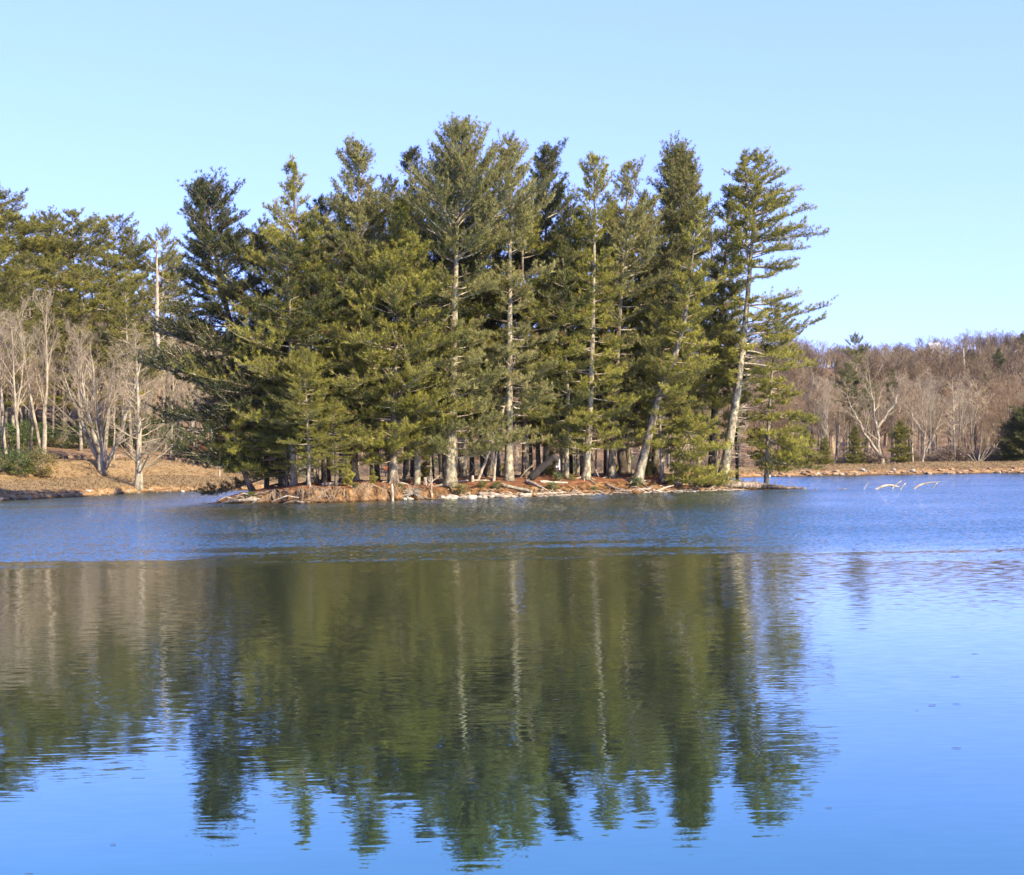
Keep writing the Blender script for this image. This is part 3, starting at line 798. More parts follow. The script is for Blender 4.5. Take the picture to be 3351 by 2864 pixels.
SLIM = [shape(101, 18, 0.17, [(0.18, 1.6), (0.3, 2.2), (0.5, 2.5), (0.65, 2.6), (0.8, 1.9), (0.93, 0.9), (1, .2)], M_BARK, M_NEEDLE_DARK, el_top=50, el_low=2, whorl=0.6, flare=0.35, tint=0.5, dead=((1380, 1560, 12, 1.1, 0),)),
        shape(102, 18, 0.15, [(0.24, 1.4), (0.45, 1.9), (0.6, 2.2), (0.75, 2.2), (0.88, 1.3), (1, .2)], M_BARK, M_NEEDLE, el_top=55, el_low=0, whorl=0.7, flare=0.35, tint=0.4, skip=0.25, dead=((1380, 1560, 12, 1.1, 0),)),
        shape(103, 18, 0.19, [(0.15, 1.8), (0.3, 2.6), (0.42, 2.8), (0.6, 2.7), (0.78, 2.0), (0.92, 1.0), (1, .2)], M_BARK, M_NEEDLE, el_top=50, el_low=-4, whorl=0.65, flare=0.5, tint=0.5, skip=0.2, dead=((1380, 1560, 12, 1.1, 0),)),
        shape(104, 18, 0.16, [(0.2, 1.5), (0.4, 2.0), (0.55, 2.2), (0.7, 2.4), (0.85, 1.5), (1, .2)], M_BARK, M_NEEDLE_DARK, el_top=50, el_low=4, whorl=0.65, flare=0.3, tint=0.35, skip=0.2, dead=((1380, 1560, 12, 1.1, 0),))]

BACK = [shape(111, 22, 0.24, [(0.16, 2.2), (0.3, 3.4), (0.5, 3.8), (0.68, 3.4), (0.84, 2.3), (0.94, 1.2), (1, .2)], M_BARK_DARK, M_NEEDLE, el_top=50, el_low=0, whorl=0.62, flare=0.3, tint=0.5, dead=((1380, 1560, 12, 1.1, 0),)),
        shape(112, 22, 0.22, [(0.14, 1.8), (0.3, 3.0), (0.5, 3.5), (0.7, 3.2), (0.86, 2.0), (0.95, 1.0), (1, .2)], M_BARK_DARK, M_NEEDLE, el_top=55, el_low=0, whorl=0.66, flare=0.3, tint=0.5, dead=((1380, 1560, 12, 1.1, 0),))]

def place_pine(var, x, y, z, H, label, group=None, wd=1.0, bark=None, needle=None, rz=0.0, lean=(0, 0), Hn=18.0, name="pine_tree", cat="pine tree"):
    mt, mw, mf = var
    o = thing(name, (x, y, z - 0.03), label, cat, group, rz)
    k = H / Hn
    o.scale = (wd * k, wd * k, k)
    o.rotation_euler = (lean[0], lean[1], rz)
    t = part("trunk", mt, o); c = part("crown", mw, o); f = part("foliage", mf, c)
    for ob, m in ((t, bark), (f, needle)):
        if m is not None:
            ob.material_slots[0].link = 'OBJECT'; ob.material_slots[0].material = m
    return o

def isl_xy(px, w, py=1580):
    """island position: picture column px, w metres behind the front waterline"""
    x = P(px, py, 108)[0]
    for _ in range(4):
        y = float(island_front(np.array(x))) + w
        x = P(px, py, y)[0]
    return x, y

INNER = "slim pines inside the island grove"
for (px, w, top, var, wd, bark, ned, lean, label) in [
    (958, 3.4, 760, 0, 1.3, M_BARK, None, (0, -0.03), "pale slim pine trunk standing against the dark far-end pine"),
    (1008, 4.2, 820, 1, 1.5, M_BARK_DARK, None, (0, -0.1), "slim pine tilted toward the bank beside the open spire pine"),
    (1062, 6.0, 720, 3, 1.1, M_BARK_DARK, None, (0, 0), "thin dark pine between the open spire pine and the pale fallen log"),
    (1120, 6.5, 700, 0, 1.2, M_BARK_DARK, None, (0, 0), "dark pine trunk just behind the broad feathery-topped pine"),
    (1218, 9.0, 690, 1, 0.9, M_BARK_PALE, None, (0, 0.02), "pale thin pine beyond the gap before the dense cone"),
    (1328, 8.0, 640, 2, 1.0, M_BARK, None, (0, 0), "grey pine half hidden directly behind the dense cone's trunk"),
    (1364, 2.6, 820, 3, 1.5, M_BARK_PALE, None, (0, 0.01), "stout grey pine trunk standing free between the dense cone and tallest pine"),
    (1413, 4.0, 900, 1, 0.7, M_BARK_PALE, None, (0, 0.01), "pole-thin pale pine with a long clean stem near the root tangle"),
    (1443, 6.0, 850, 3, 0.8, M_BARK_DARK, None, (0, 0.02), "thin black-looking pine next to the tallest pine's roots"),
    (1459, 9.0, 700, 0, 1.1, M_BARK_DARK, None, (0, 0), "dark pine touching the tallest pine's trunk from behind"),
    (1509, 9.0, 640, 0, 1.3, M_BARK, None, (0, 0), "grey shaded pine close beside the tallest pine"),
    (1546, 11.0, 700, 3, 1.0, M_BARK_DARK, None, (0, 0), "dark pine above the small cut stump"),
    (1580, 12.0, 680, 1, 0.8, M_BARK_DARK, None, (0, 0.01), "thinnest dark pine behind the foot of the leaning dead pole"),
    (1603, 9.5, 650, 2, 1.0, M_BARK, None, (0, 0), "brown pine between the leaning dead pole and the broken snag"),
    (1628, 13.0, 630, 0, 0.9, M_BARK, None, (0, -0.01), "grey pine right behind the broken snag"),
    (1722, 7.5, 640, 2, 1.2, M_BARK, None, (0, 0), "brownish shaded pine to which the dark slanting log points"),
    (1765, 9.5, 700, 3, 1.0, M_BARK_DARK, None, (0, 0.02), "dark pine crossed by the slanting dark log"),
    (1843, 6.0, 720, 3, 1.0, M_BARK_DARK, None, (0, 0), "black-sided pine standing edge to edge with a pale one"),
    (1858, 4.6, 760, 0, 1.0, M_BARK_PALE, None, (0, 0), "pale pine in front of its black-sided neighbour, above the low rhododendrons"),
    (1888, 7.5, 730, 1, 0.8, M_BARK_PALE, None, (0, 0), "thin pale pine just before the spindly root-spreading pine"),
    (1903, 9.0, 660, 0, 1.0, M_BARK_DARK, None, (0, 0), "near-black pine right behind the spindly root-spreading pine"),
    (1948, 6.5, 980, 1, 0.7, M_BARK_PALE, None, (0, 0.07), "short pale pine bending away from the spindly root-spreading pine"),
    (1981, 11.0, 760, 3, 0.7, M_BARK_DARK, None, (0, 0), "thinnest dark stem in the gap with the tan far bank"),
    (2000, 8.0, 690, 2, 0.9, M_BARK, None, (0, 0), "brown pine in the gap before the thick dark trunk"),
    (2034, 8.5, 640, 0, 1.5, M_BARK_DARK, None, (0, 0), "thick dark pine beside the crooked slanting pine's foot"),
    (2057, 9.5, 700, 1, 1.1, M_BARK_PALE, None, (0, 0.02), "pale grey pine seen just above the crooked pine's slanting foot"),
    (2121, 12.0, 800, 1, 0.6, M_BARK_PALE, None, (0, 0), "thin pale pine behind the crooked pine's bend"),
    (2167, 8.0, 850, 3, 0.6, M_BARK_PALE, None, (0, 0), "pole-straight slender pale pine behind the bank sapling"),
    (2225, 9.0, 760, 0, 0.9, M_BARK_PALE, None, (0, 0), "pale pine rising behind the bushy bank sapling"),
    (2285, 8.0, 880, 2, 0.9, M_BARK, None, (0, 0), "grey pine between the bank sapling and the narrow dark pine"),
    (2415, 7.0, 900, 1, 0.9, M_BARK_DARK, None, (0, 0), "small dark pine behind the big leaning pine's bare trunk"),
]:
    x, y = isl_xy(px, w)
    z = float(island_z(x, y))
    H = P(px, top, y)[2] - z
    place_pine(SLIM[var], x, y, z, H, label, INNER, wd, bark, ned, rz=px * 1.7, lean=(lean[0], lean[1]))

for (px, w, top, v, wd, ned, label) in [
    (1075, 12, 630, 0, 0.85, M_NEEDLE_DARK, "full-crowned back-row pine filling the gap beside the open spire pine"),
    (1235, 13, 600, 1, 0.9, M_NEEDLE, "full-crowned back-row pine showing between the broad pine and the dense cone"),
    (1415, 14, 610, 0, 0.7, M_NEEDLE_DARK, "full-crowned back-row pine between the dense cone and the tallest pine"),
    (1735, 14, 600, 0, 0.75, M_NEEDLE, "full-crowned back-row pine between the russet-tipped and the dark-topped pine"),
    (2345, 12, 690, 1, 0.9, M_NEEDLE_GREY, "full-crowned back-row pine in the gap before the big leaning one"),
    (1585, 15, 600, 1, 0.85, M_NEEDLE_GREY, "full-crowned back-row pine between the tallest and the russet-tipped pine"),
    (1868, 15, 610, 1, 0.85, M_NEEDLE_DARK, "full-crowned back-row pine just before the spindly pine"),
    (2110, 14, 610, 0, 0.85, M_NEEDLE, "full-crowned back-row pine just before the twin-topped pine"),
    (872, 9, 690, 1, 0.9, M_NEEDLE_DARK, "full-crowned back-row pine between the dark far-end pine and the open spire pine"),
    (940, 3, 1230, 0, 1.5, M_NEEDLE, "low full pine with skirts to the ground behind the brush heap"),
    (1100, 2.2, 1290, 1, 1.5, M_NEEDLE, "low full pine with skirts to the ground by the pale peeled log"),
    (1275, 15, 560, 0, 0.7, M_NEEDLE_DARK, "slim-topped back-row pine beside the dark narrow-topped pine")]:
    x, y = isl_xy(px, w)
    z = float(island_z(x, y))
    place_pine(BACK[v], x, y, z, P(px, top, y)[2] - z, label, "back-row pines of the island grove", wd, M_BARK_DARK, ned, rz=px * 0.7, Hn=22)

SAPL = shape(121, 3, 0.04, [(0.1, .8), (0.3, 1.0), (0.6, .8), (0.85, .35), (1, .1)], M_BARK, M_NEEDLE, el_top=40, el_low=0, whorl=0.22, per=6, flare=0.2, tint=0.62, skip=0.05, s0=0.15)
for (px, w, top, label) in [(1140, 2.2, 1500, "light green pine sapling tucked against the broad feathery-topped pine's foot"), (1222, 2.4, 1530, "low light green pine sapling between the broad pine's foot and the dense cone"),
                            (1395, 8.0, 1470, "pine sapling in the shade behind the stout grey pine"), (1805, 7.5, 1460, "pine sapling between the slanting dark log and the black-sided pine"),
                            (1660, 9.0, 1480, "pine sapling in the shade behind the russet-tipped pine's trunk"), (2120, 5.0, 1470, "pine sapling just past the crooked pine's slanting foot"), (2010, 11, 1490, "pine sapling at the back of the gap with the tan far bank")]:
    x, y = isl_xy(px, w); z = float(island_z(x, y))
    place_pine(SAPL, x, y, z, P(px, top, y)[2] - z, label, "pine saplings on the island", 0.9, None, None, rz=px, Hn=3, name="pine_sapling", cat="young pine")

x, y = isl_xy(2168, 2.3); z = float(island_z(x, y))
place_pine(BACK[1], x, y, z, P(2168, 960, y)[2] - z, "middle-sized full pine standing in front of the crooked slanting pine", None, 1.0, M_BARK, None, rz=2.0, Hn=22)
x, y = isl_xy(1012, 1.8); z = float(island_z(x, y))
place_pine(BACK[0], x, y, z, P(1012, 1130, y)[2] - z, "short full pine right at the bank before the open spire pine", None, 1.1, M_BARK, None, rz=4.0, Hn=22)

# ------------------------------------------------------------------ bare hardwoods
def bare(seed, H, stems, r0, limb, twig_n=(6, 6, 4), limbs=12, s0=0.25, ang=42, up=0.25, curl=0.12, ratio=0.42, jit=0.06, crook=0.0, tap=0.15, thin=0.004, flat_tip=0.55, rr=0.36):
    """stems: list of (dx, dy at the top, start height fraction); returns trunk mesh and crown mesh"""
    rng = rs(seed)
    tm, cm = MB(), MB()
    SP, SR = [], []
    N = 14
    for i, (dx, dy, f0, hf) in enumerate(stems):
        q = np.linspace(0, 1, N)
        top = np.array([dx, dy, H * hf])
        p0 = np.array([0, 0, -0.15]) if i == 0 else np.array([SP[0][int(f0 * (N - 1))]]).reshape(3)
        p = p0 + (top - p0) * q[:, None]
        bend = np.sin(q * np.pi * 0.5) - q
        p[:, 0] += bend * dx * 0.5; p[:, 1] += bend * dy * 0.5
        w = np.cumsum(rng.normal(0, 0.045 + crook, (N, 3)), 0) * H / N
        w[0] = 0; w[:, 2] *= 0.3
        p += w
        r = r0 * (1 if i == 0 else 0.72) * ((1 - q) ** 0.85 * (1 - tap * 0.2) + 0.02)
        if i == 0:
            r = r * (1 + 0.7 * np.exp(-(p[:, 2] + 0.15) / (r0 * 2)))
        SP.append(p); SR.append(r)
    SP, SR = np.array(SP), np.array(SR)
    tubes(tm, SP, SR, 9, cap=True)
    P1, R1, s1, l1 = grow(rng, SP, SR, limbs, s0, 0.98, ang, 12, ratio, 0.22, 0.25, curl, 8, rr, flat=0.0, jit=jit, up=up, tip_short=flat_tip)
    tubes(cm, P1, np.maximum(R1, 0.01), 6)
    P2, R2, _, _ = grow(rng, P1, R1, twig_n[0], 0.2, 1, 40, 14, 0.46, 0.25, 0.3, curl, 6, 0.6, jit=jit, up=up * 0.8, tip_short=0.5)
    tubes(cm, P2, np.maximum(R2, 0.007), 4)
    P3, R3, _, _ = grow(rng, P2, R2, twig_n[1], 0.15, 1, 38, 14, 0.5, 0.25, 0.4, curl * 0.6, 4, 0.65, jit=jit, up=up * 0.6, tip_short=0.4)
    tubes(cm, P3, np.maximum(R3, 0.006), 3)
    if twig_n[2]:
        P4, R4, _, _ = grow(rng, P3, R3, twig_n[2], 0.15, 1, 35, 14, 0.6, 0.25, 0.5, 0.05, 3, 0.7, jit=jit, up=0.1, tip_short=0.3)
        tubes(cm, P4, np.maximum(R4, thin), 3)
    return tm.mesh("hardwood_trunk", M_BEECH), cm.mesh("hardwood_crown", limb)

BEECH = bare(201, 12, [(-0.5, 0.3, 0, 0.97), (-2.8, 0.8, 0.08, 0.86), (2.6, -0.8, 0.06, 0.93), (0.9, 1.6, 0.14, 0.9), (-1.3, -1.4, 0.18, 0.9)], 0.26, M_TWIG, (6, 5, 3), 12, 0.2, 42, 0.22, 0.08, 0.36, rr=0.36)
POPLAR = bare(202, 14, [(0.1, 0.2, 0, 1.0)], 0.36, M_TWIG, (7, 5, 3), 44, 0.1, 68, 0.08, 0.16, 0.3, flat_tip=0.72, rr=0.26)
FORK = bare(203, 14, [(0.5, 0.2, 0, 1.0), (-2.0, 0.4, 0.0, 0.95)], 0.24, M_TWIG, (7, 6, 4), 14, 0.3, 36, 0.35, 0.1, 0.3)
VASE = [bare(210 + i, 14, [(0.4 * (i - 1), 0.3, 0, 1.0), (0.9 - 0.7 * i, 0.6, 0.35, 0.95)], 0.2, M_TWIG, (6, 6, 4), 12, 0.35, 38, 0.3, 0.1, 0.3, jit=0.07) for i in range(3)]
RED = [bare(220 + i, 14, [(0.3 * (i - 1), 0.2, 0, 0.95), (1.5 - 1.3 * i, 0.5, 0.3, 0.9)], 0.2, M_TWIG_RED, (6, 6, 4), 13, 0.3, 44, 0.22, 0.1, 0.34, jit=0.09, crook=0.03) for i in range(3)]
SYC = bare(230, 14, [(-0.6, 0.2, 0, 0.95), (-4.2, 0.5, 0.22, 0.8), (2.6, 0.6, 0.4, 0.85)], 0.3, M_TWIG, (6, 5, 3), 11, 0.25, 55, 0.18, 0.16, 0.4, jit=0.14, crook=0.1)
STRAIGHT = bare(231, 14, [(0.1, 0.1, 0, 1.0)], 0.26, M_TWIG, (5, 4, 3), 30, 0.15, 72, 0.1, 0.12, 0.2, jit=0.1, flat_tip=0.6)
SPREAD = bare(232, 9, [(1.0, 0, 0, 0.9), (5.5, 0.4, 0.03, 0.7), (3.4, -0.5, 0.03, 0.9), (-2.6, 0.3, 0.03, 0.85), (-4.2, 0.2, 0.03, 0.6), (2.0, 1.0, 0.03, 0.95), (4.6, 0.8, 0.03, 0.8)], 0.14, M_TWIG_RED, (6, 6, 4), 15, 0.2, 30, 0.2, 0.05, 0.32)

def place_bare(var, x, y, H, label, group=None, rz=0.0, wd=1.0, Hn=14.0, z=None, name="bare_tree", cat="bare tree", twig=None, lean=0.0, bark=None):
    mt, mc = var
    o = thing(name, (x, y, (ground_at(x, y) if z is None else z) - 0.05), label, cat, group)
    o.scale = (wd * H / Hn, wd * H / Hn, H / Hn); o.rotation_euler = (0, lean, rz)
    t = part("trunk", mt, o); c = part("crown", mc, o)
    for ob, m in ((t, bark), (c, twig)):
        if m is not None:
            ob.material_slots[0].link = 'OBJECT'; ob.material_slots[0].material = m
    return o

def at_s(px, s, py=1500):
    """shore position: picture column px, s metres behind the shoreline"""
    u = ab(px, py)[0] / FPX
    d = float(shore_d(u)) + s
    return u * d, d

def by_top(px, s, top, py=1500):
    x, y = at_s(px, s, py)
    return x, y, P(px, top, y)[2] - ground_at(x, y)

x, y, H = by_top(332, 15.8, 1105, 1530)
place_bare(BEECH, x, y, H, "wide many-stemmed pale beech on the grassy bank step", rz=0.2, Hn=12, wd=1.35)
x, y, H = by_top(452, 0.9, 1105, 1600)
place_bare(POPLAR, x, y, H, "straight-stemmed pale bare tree at the water's edge with limbs from its foot up", rz=1.0, wd=0.95)
x, y, H = by_top(140, 24, 990, 1480)
place_bare(FORK, x, y, H, "slim twin-stemmed pale tree behind the yellowish shrub", rz=0.0)
for px, s, top, v, rz, wd, label in [
    (62, 22, 1060, VASE[0], 0.4, 1.0, "pale slim bare tree with a kinked foot by the dark bank shrubs"),
    (18, 26, 1020, VASE[1], 2.1, 1.1, "pale bare tree cut by the picture's edge behind the dark bank shrubs"),
    (372, 23, 1180, VASE[2], 1.0, 0.7, "thin straight pale tree just behind the many-stemmed beech"),
    (265, 34, 1080, VASE[1], 3.3, 1.0, "pale bare tree rising between the twin-stemmed tree and the beech"),
    (560, 27, 1120, VASE[0], 4.0, 1.0, "bare tree behind the water's edge tree's outer twigs"),
    (690, 20.5, 1150, VASE[2], 5.0, 1.7, "thick pale tree bole behind the island's dark leaning pine")]:
    x, y, H = by_top(px, s, top)
    place_bare(v, x, y, H, label, "bare trees along the near bank path", rz, wd)

rng = rs(77)
k = 0
for i in range(64):
    px = rng.uniform(-250, 860); s = rng.uniform(28, 82)
    x, y = at_s(px, s)
    place_bare(VASE[i % 3] if rng.random() < 0.75 else RED[i % 3], x, y, rng.uniform(9, 15) * (1 - 0.2 * (s > 60)), "bare grey hardwood among the crowd on the slope behind the beech and the stone edging",
               "bare hardwoods on the slope behind the grassy bank", rng.uniform(0, 6.28), rng.uniform(0.9, 1.25), bark=M_CROWD)
for i in range(60):
    px = rng.uniform(860, 2480); s = rng.uniform(20, 75)
    x, y = at_s(px, s)
    place_bare(VASE[i % 3] if rng.random() < 0.5 else RED[i % 3], x, y, rng.uniform(9, 14), "bare hardwood in the far-shore wood glimpsed between the island's trunks",
               "bare hardwoods on the far shore behind the island", rng.uniform(0, 6.28), rng.uniform(0.9, 1.2), bark=M_CROWD)
for i in range(80):
    px = rng.uniform(2480, 3600); s = 15 + 62 * rng.random() ** 1.3
    x, y = at_s(px, s)
    place_bare(RED[i % 3] if rng.random() < 0.62 else VASE[i % 3], x, y, rng.uniform(8, 12.5), "bare brownish hardwood in the wood behind the earth dam",
               "bare hardwoods behind the dam", rng.uniform(0, 6.28), rng.uniform(0.9, 1.3), bark=M_CROWD)

# named trees behind the dam
for px, s, top, v, Hn, rz, wd, label in [
    (2885, 13.5, 1195, SYC, 14, 0.0, 1.0, "crooked pale sycamore with a wide slanting low limb behind the dam"),
    (3020, 13.0, 1270, SYC, 14, 3.0, 0.8, "pale crooked tree with arching limbs beside the limbless-looking pole tree"),
    (2988, 13.2, 1285, STRAIGHT, 14, 1.0, 0.75, "ramrod-straight pale tree with short stubby side limbs behind the dam"),
    (3125, 14.0, 1230, STRAIGHT, 14, 2.4, 0.9, "tall straight grey tree before the spreading red-twigged thicket tree"),
    (3200, 13.0, 1375, SPREAD, 9, 0.0, 1.0, "low spreading many-stemmed reddish tree sprawling toward the dark evergreens"),
    (2762, 14.5, 1330, STRAIGHT, 14, 0.3, 0.8, "slim pale tree between the two bank cedars' gap and the sycamore"),
    (2712, 13.5, 1290, VASE[0], 14, 1.3, 0.9, "pale trunk with a broom of twigs next to the island pines' outer boughs"),
    (2695, 14.5, 1330, VASE[2], 14, 2.6, 0.8, "thin pale tree half behind the island pines' outer boughs")]:
    x, y, H = by_top(px, s, top)
    place_bare(v, x, y, H, label, None, rz, wd, Hn, bark=M_BEECH)

# ------------------------------------------------------------------ background conifers
HILLP = [shape(301, 24, 0.3, [(0.42, 1.6), (0.55, 3.8), (0.68, 4.2), (0.84, 3.0), (0.94, 1.8), (1, .5)], M_BARK_PALE, M_NEEDLE, el_top=40, el_low=-2, whorl=0.95, per=5, flare=0.3, tint=0.42, skip=0.18),
         shape(302, 24, 0.28, [(0.5, 1.6), (0.62, 3.4), (0.75, 3.8), (0.88, 2.8), (0.96, 1.6), (1, .6)], M_BARK_PALE, M_NEEDLE, el_top=35, el_low=0, whorl=0.95, per=5, flare=0.3, tint=0.425, skip=0.18),
         shape(303, 24, 0.26, [(0.2, 2.4), (0.35, 4.0), (0.55, 4.2), (0.75, 3.2), (0.9, 1.8), (1, .4)], M_BARK, M_NEEDLE, el_top=45, el_low=-4, whorl=0.9, per=5, flare=0.3, tint=0.42, skip=0.15)]
CEDAR = [shape(311, 8, 0.16, [(0.02, 1.8), (0.2, 2.2), (0.45, 1.8), (0.7, 1.1), (0.9, .5), (1, .15)], M_BARK, M_NEEDLE, el_top=55, el_low=5, whorl=0.4, per=6, flare=0.2, tint=0.4, skip=0.03, s0=0.15),
         shape(312, 8, 0.16, [(0.02, 2.0), (0.25, 2.5), (0.5, 2.1), (0.75, 1.3), (0.92, .6), (1, .15)], M_BARK_DARK, M_NEEDLE_DARK, el_top=50, el_low=0, whorl=0.4, per=6, flare=0.2, tint=0.4, skip=0.03, s0=0.15)]
HG = "tall pines on the hill behind the grassy bank"
for px, s, top, v, wd, label in [
    (-70, 62, 560, 0, 1.2, "hill pine at the picture's edge, highest of the hillside row"),
    (12, 60, 618, 1, 1.3, "tall hill pine with the highest full crown above the bare trees"),
    (62, 66, 690, 0, 0.9, "hill pine just below the highest one's shoulder"),
    (118, 56, 688, 2, 0.9, "hill pine with a bare pale pole of a trunk below its crown"),
    (192, 58, 684, 1, 1.0, "hill pine with a bushy flat-topped crown, first of the even row"),
    (262, 55, 678, 0, 1.1, "broad hill pine with a long grey trunk in the middle of the even row"),
    (318, 62, 700, 2, 0.9, "hill pine filling the dip between two broad ones"),
    (378, 56, 690, 1, 1.1, "broad hill pine at the drop in the skyline"),
    (452, 50, 742, 0, 0.8, "lower dark hill pine after the skyline drops"),
    (537, 54, 735, 1, 0.7, "tufted hill pine standing behind the dead grey snag"),
    (590, 58, 800, 2, 0.8, "hill pine nearly hidden by the island's dark leaning pine"),
    (430, 30, 905, 2, 1.0, "bright lower hill pine whose boughs hang over the beech"),
    (160, 80, 700, 2, 1.0, "hill pine deep behind the even row"),
    (-20, 46, 800, 2, 1.2, "lower hill pine by the picture's edge under the highest crown"), (45, 44, 850, 2, 1.0, "lower hill pine around the slim broken snag"),
    (100, 48, 810, 2, 1.2, "lower hill pine beneath the bare-poled one"), (215, 46, 830, 2, 1.2, "lower hill pine beneath the first of the even row"),
    (285, 44, 850, 2, 1.1, "lower hill pine above the twin-stemmed pale tree's side"), (350, 47, 810, 2, 1.2, "lower hill pine over the many-stemmed beech's crown"),
    (480, 47, 880, 2, 1.1, "lower hill pine beside the foot of the dead grey snag"), (560, 60, 860, 2, 1.0, "lower hill pine beyond the dead grey snag")]:
    x, y, H = by_top(px, s, top)
    place_pine(HILLP[v], x, y, ground_at(x, y), H, label, HG, wd, None, None, rz=px * 0.9, Hn=24)

for px, s, top, v, wd, ned, label in [
    (2812, 30, 1080, 2, 0.75, M_NEEDLE_GREY, "lone tall pine breaking the skyline behind the dam"),
    (2778, 22, 1185, 0, 0.8, M_NEEDLE_DARK, "dark shaggy pine below the lone skyline pine"),
    (2925, 40, 1200, 1, 0.5, M_NEEDLE_DARK, "small faint pine behind the sycamore's top")]:
    x, y, H = by_top(px, s, top)
    place_pine(HILLP[v], x, y, ground_at(x, y), H, label, None, wd, M_BARK, ned, rz=px, Hn=24)
for px, s, top, v, wd, ned, label in [
    (2800, 13.5, 1385, 0, 1.0, None, "bright green conical cedar behind the dam nearest the sycamore's low limb"),
    (2950, 13.5, 1370, 1, 1.0, M_NEEDLE, "broad green cedar between the sycamore and the ramrod tree"),
    (2700, 12.5, 1425, 0, 1.2, None, "round low cedar by the island pines' outer boughs"),
    (2640, 12.0, 1400, 1, 1.3, M_NEEDLE, "low wide cedar mostly behind the island's drooping pine"),
    (2575, 12.5, 1420, 0, 1.3, None, "low cedar at the dam's near end behind the drooping pine"),
    (3375, 13.0, 1290, 1, 1.2, M_NEEDLE_DARK, "large dark evergreen at the dam's end on the picture's edge"),
    (3325, 17.0, 1350, 1, 1.3, M_NEEDLE_DARK, "dark evergreen in deep shade beside the sprawling reddish tree"),
    (3460, 14.0, 1250, 1, 1.3, M_NEEDLE_DARK, "dark evergreen beyond the picture's edge at the dam"),
    (3310, 13.2, 1420, 1, 1.5, M_NEEDLE_DARK, "dark low evergreen hugging the dam under the deep-shade evergreen"),
    (3350, 13.6, 1350, 0, 1.9, M_NEEDLE_DARK, "wide dark evergreen joining the two at the dam's end"),
    (3290, 24.0, 1400, 1, 1.5, M_NEEDLE_DARK, "dark low evergreen behind the sprawling reddish tree")]:
    x, y, H = by_top(px, s, top)
    place_pine(CEDAR[v], x, y, ground_at(x, y), H, label, None, wd, None, ned, rz=px, Hn=8, name="cedar_tree", cat="cedar")
for i, (px, s, H, wd) in enumerate([(3235, 300, 10, .8), (3275, 330, 13, .7), (3228, 270, 9, .7), (3300, 480, 9, .8), (3335, 480, 10, .8), (3350, 470, 11, 0.7), (2830, 200, 9, .8), (2990, 420, 10, .9), (3110, 250, 8, .8), (3180, 380, 9, .9), (2745, 330, 10, .8), (3060, 160, 7, .8)]):
    x, y = at_s(px, s)
    lab = ["dark round evergreen on the far hillside", "taller dark evergreen on the far hillside below the ridge", "pointed dark evergreen lowest of those on the far hillside",
           "small evergreen on the far ridge line", "evergreen on the far ridge by the picture's edge", "last evergreen of the far ridge at the picture's edge", "dark evergreen on the hillside behind the lone skyline pine", "lone evergreen high on the hillside below the pale ridge house", "small evergreen low on the far hillside above the ramrod tree", "evergreen midway up the far hillside near the white dead snag", "evergreen on the hillside between the island and the lone skyline pine", "lowest small evergreen on the hillside above the sycamore"][i]
    place_pine(CEDAR[i % 2], x, y, ground_at(x, y), H, lab, "evergreens on the far hill", wd * 1.2, None, M_NEEDLE_DARK, rz=i, Hn=8, name="evergreen_tree", cat="evergreen")

# far-off wood: one mass of bare trees over the hills
def wood(name, seed, n, urange, srange, hr, mat, label, var_seeds, tw):
    rng = rs(seed)
    protos = []
    for sd in var_seeds:
        r2 = rs(sd)
        m = MB(); N = 8
        q = np.linspace(0, 1, N)
        p = np.stack([np.cumsum(r2.normal(0, 0.012, N)), np.cumsum(r2.normal(0, 0.012, N)), q], 1)
        tubes(m, p, 0.016 * (1 - q) + 0.002, 3)
        P1, R1, _, _ = grow(r2, p[None], (0.016 * (1 - q) + 0.002)[None], 13, 0.3, 1, 42, 12, 0.38, 0.25, 0.3, 0.12, 4, 0.5, jit=0.1, up=0.3)
        tubes(m, P1, np.maximum(R1, 0.003), 3)
        P2, R2, _, _ = grow(r2, P1, R1, tw[0], 0.2, 1, 42, 14, 0.5, 0.25, 0.4, 0.1, 3, 0.6, jit=0.1, up=0.2)
        tubes(m, P2, np.maximum(R2, 0.002), 3)
        if tw[1]:
            P3, R3, _, _ = grow(r2, P2, R2, tw[1], 0.2, 1, 40, 14, 0.6, 0.25, 0.4, 0.1, 2, 0.6, jit=0.1, up=0.2)
            tubes(m, P3, np.maximum(R3, 0.0016), 3)
        protos.append((np.concatenate(m.v), np.concatenate(m.q)))
    big = MB()
    u = rng.uniform(*urange, n); s = srange[0] + (srange[1] - srange[0]) * rng.random(n) ** 0.8
    d = shore_d(u) + s; x = u * d; z = terrain_z(u, s)
    H = rng.uniform(*hr, n); a = rng.uniform(0, 6.28, n); W = rng.uniform(1.2, 2.0, n); tn = rng.uniform(0, 1, n)
    for i in range(n):
        V, Qd = protos[i % len(protos)]
        c, sn = math.cos(a[i]), math.sin(a[i])
        v = np.stack([(V[:, 0] * c - V[:, 1] * sn) * H[i] * W[i] + x[i], (V[:, 0] * sn + V[:, 1] * c) * H[i] * W[i] + d[i], V[:, 2] * H[i] + z[i]], 1)
        big.add(v, quads=Qd, tint=tn[i])
    o = link(bpy.data.objects.new(name, big.mesh(name, mat, smooth=False)))
    return tag(o, label, "wood", kind="stuff")

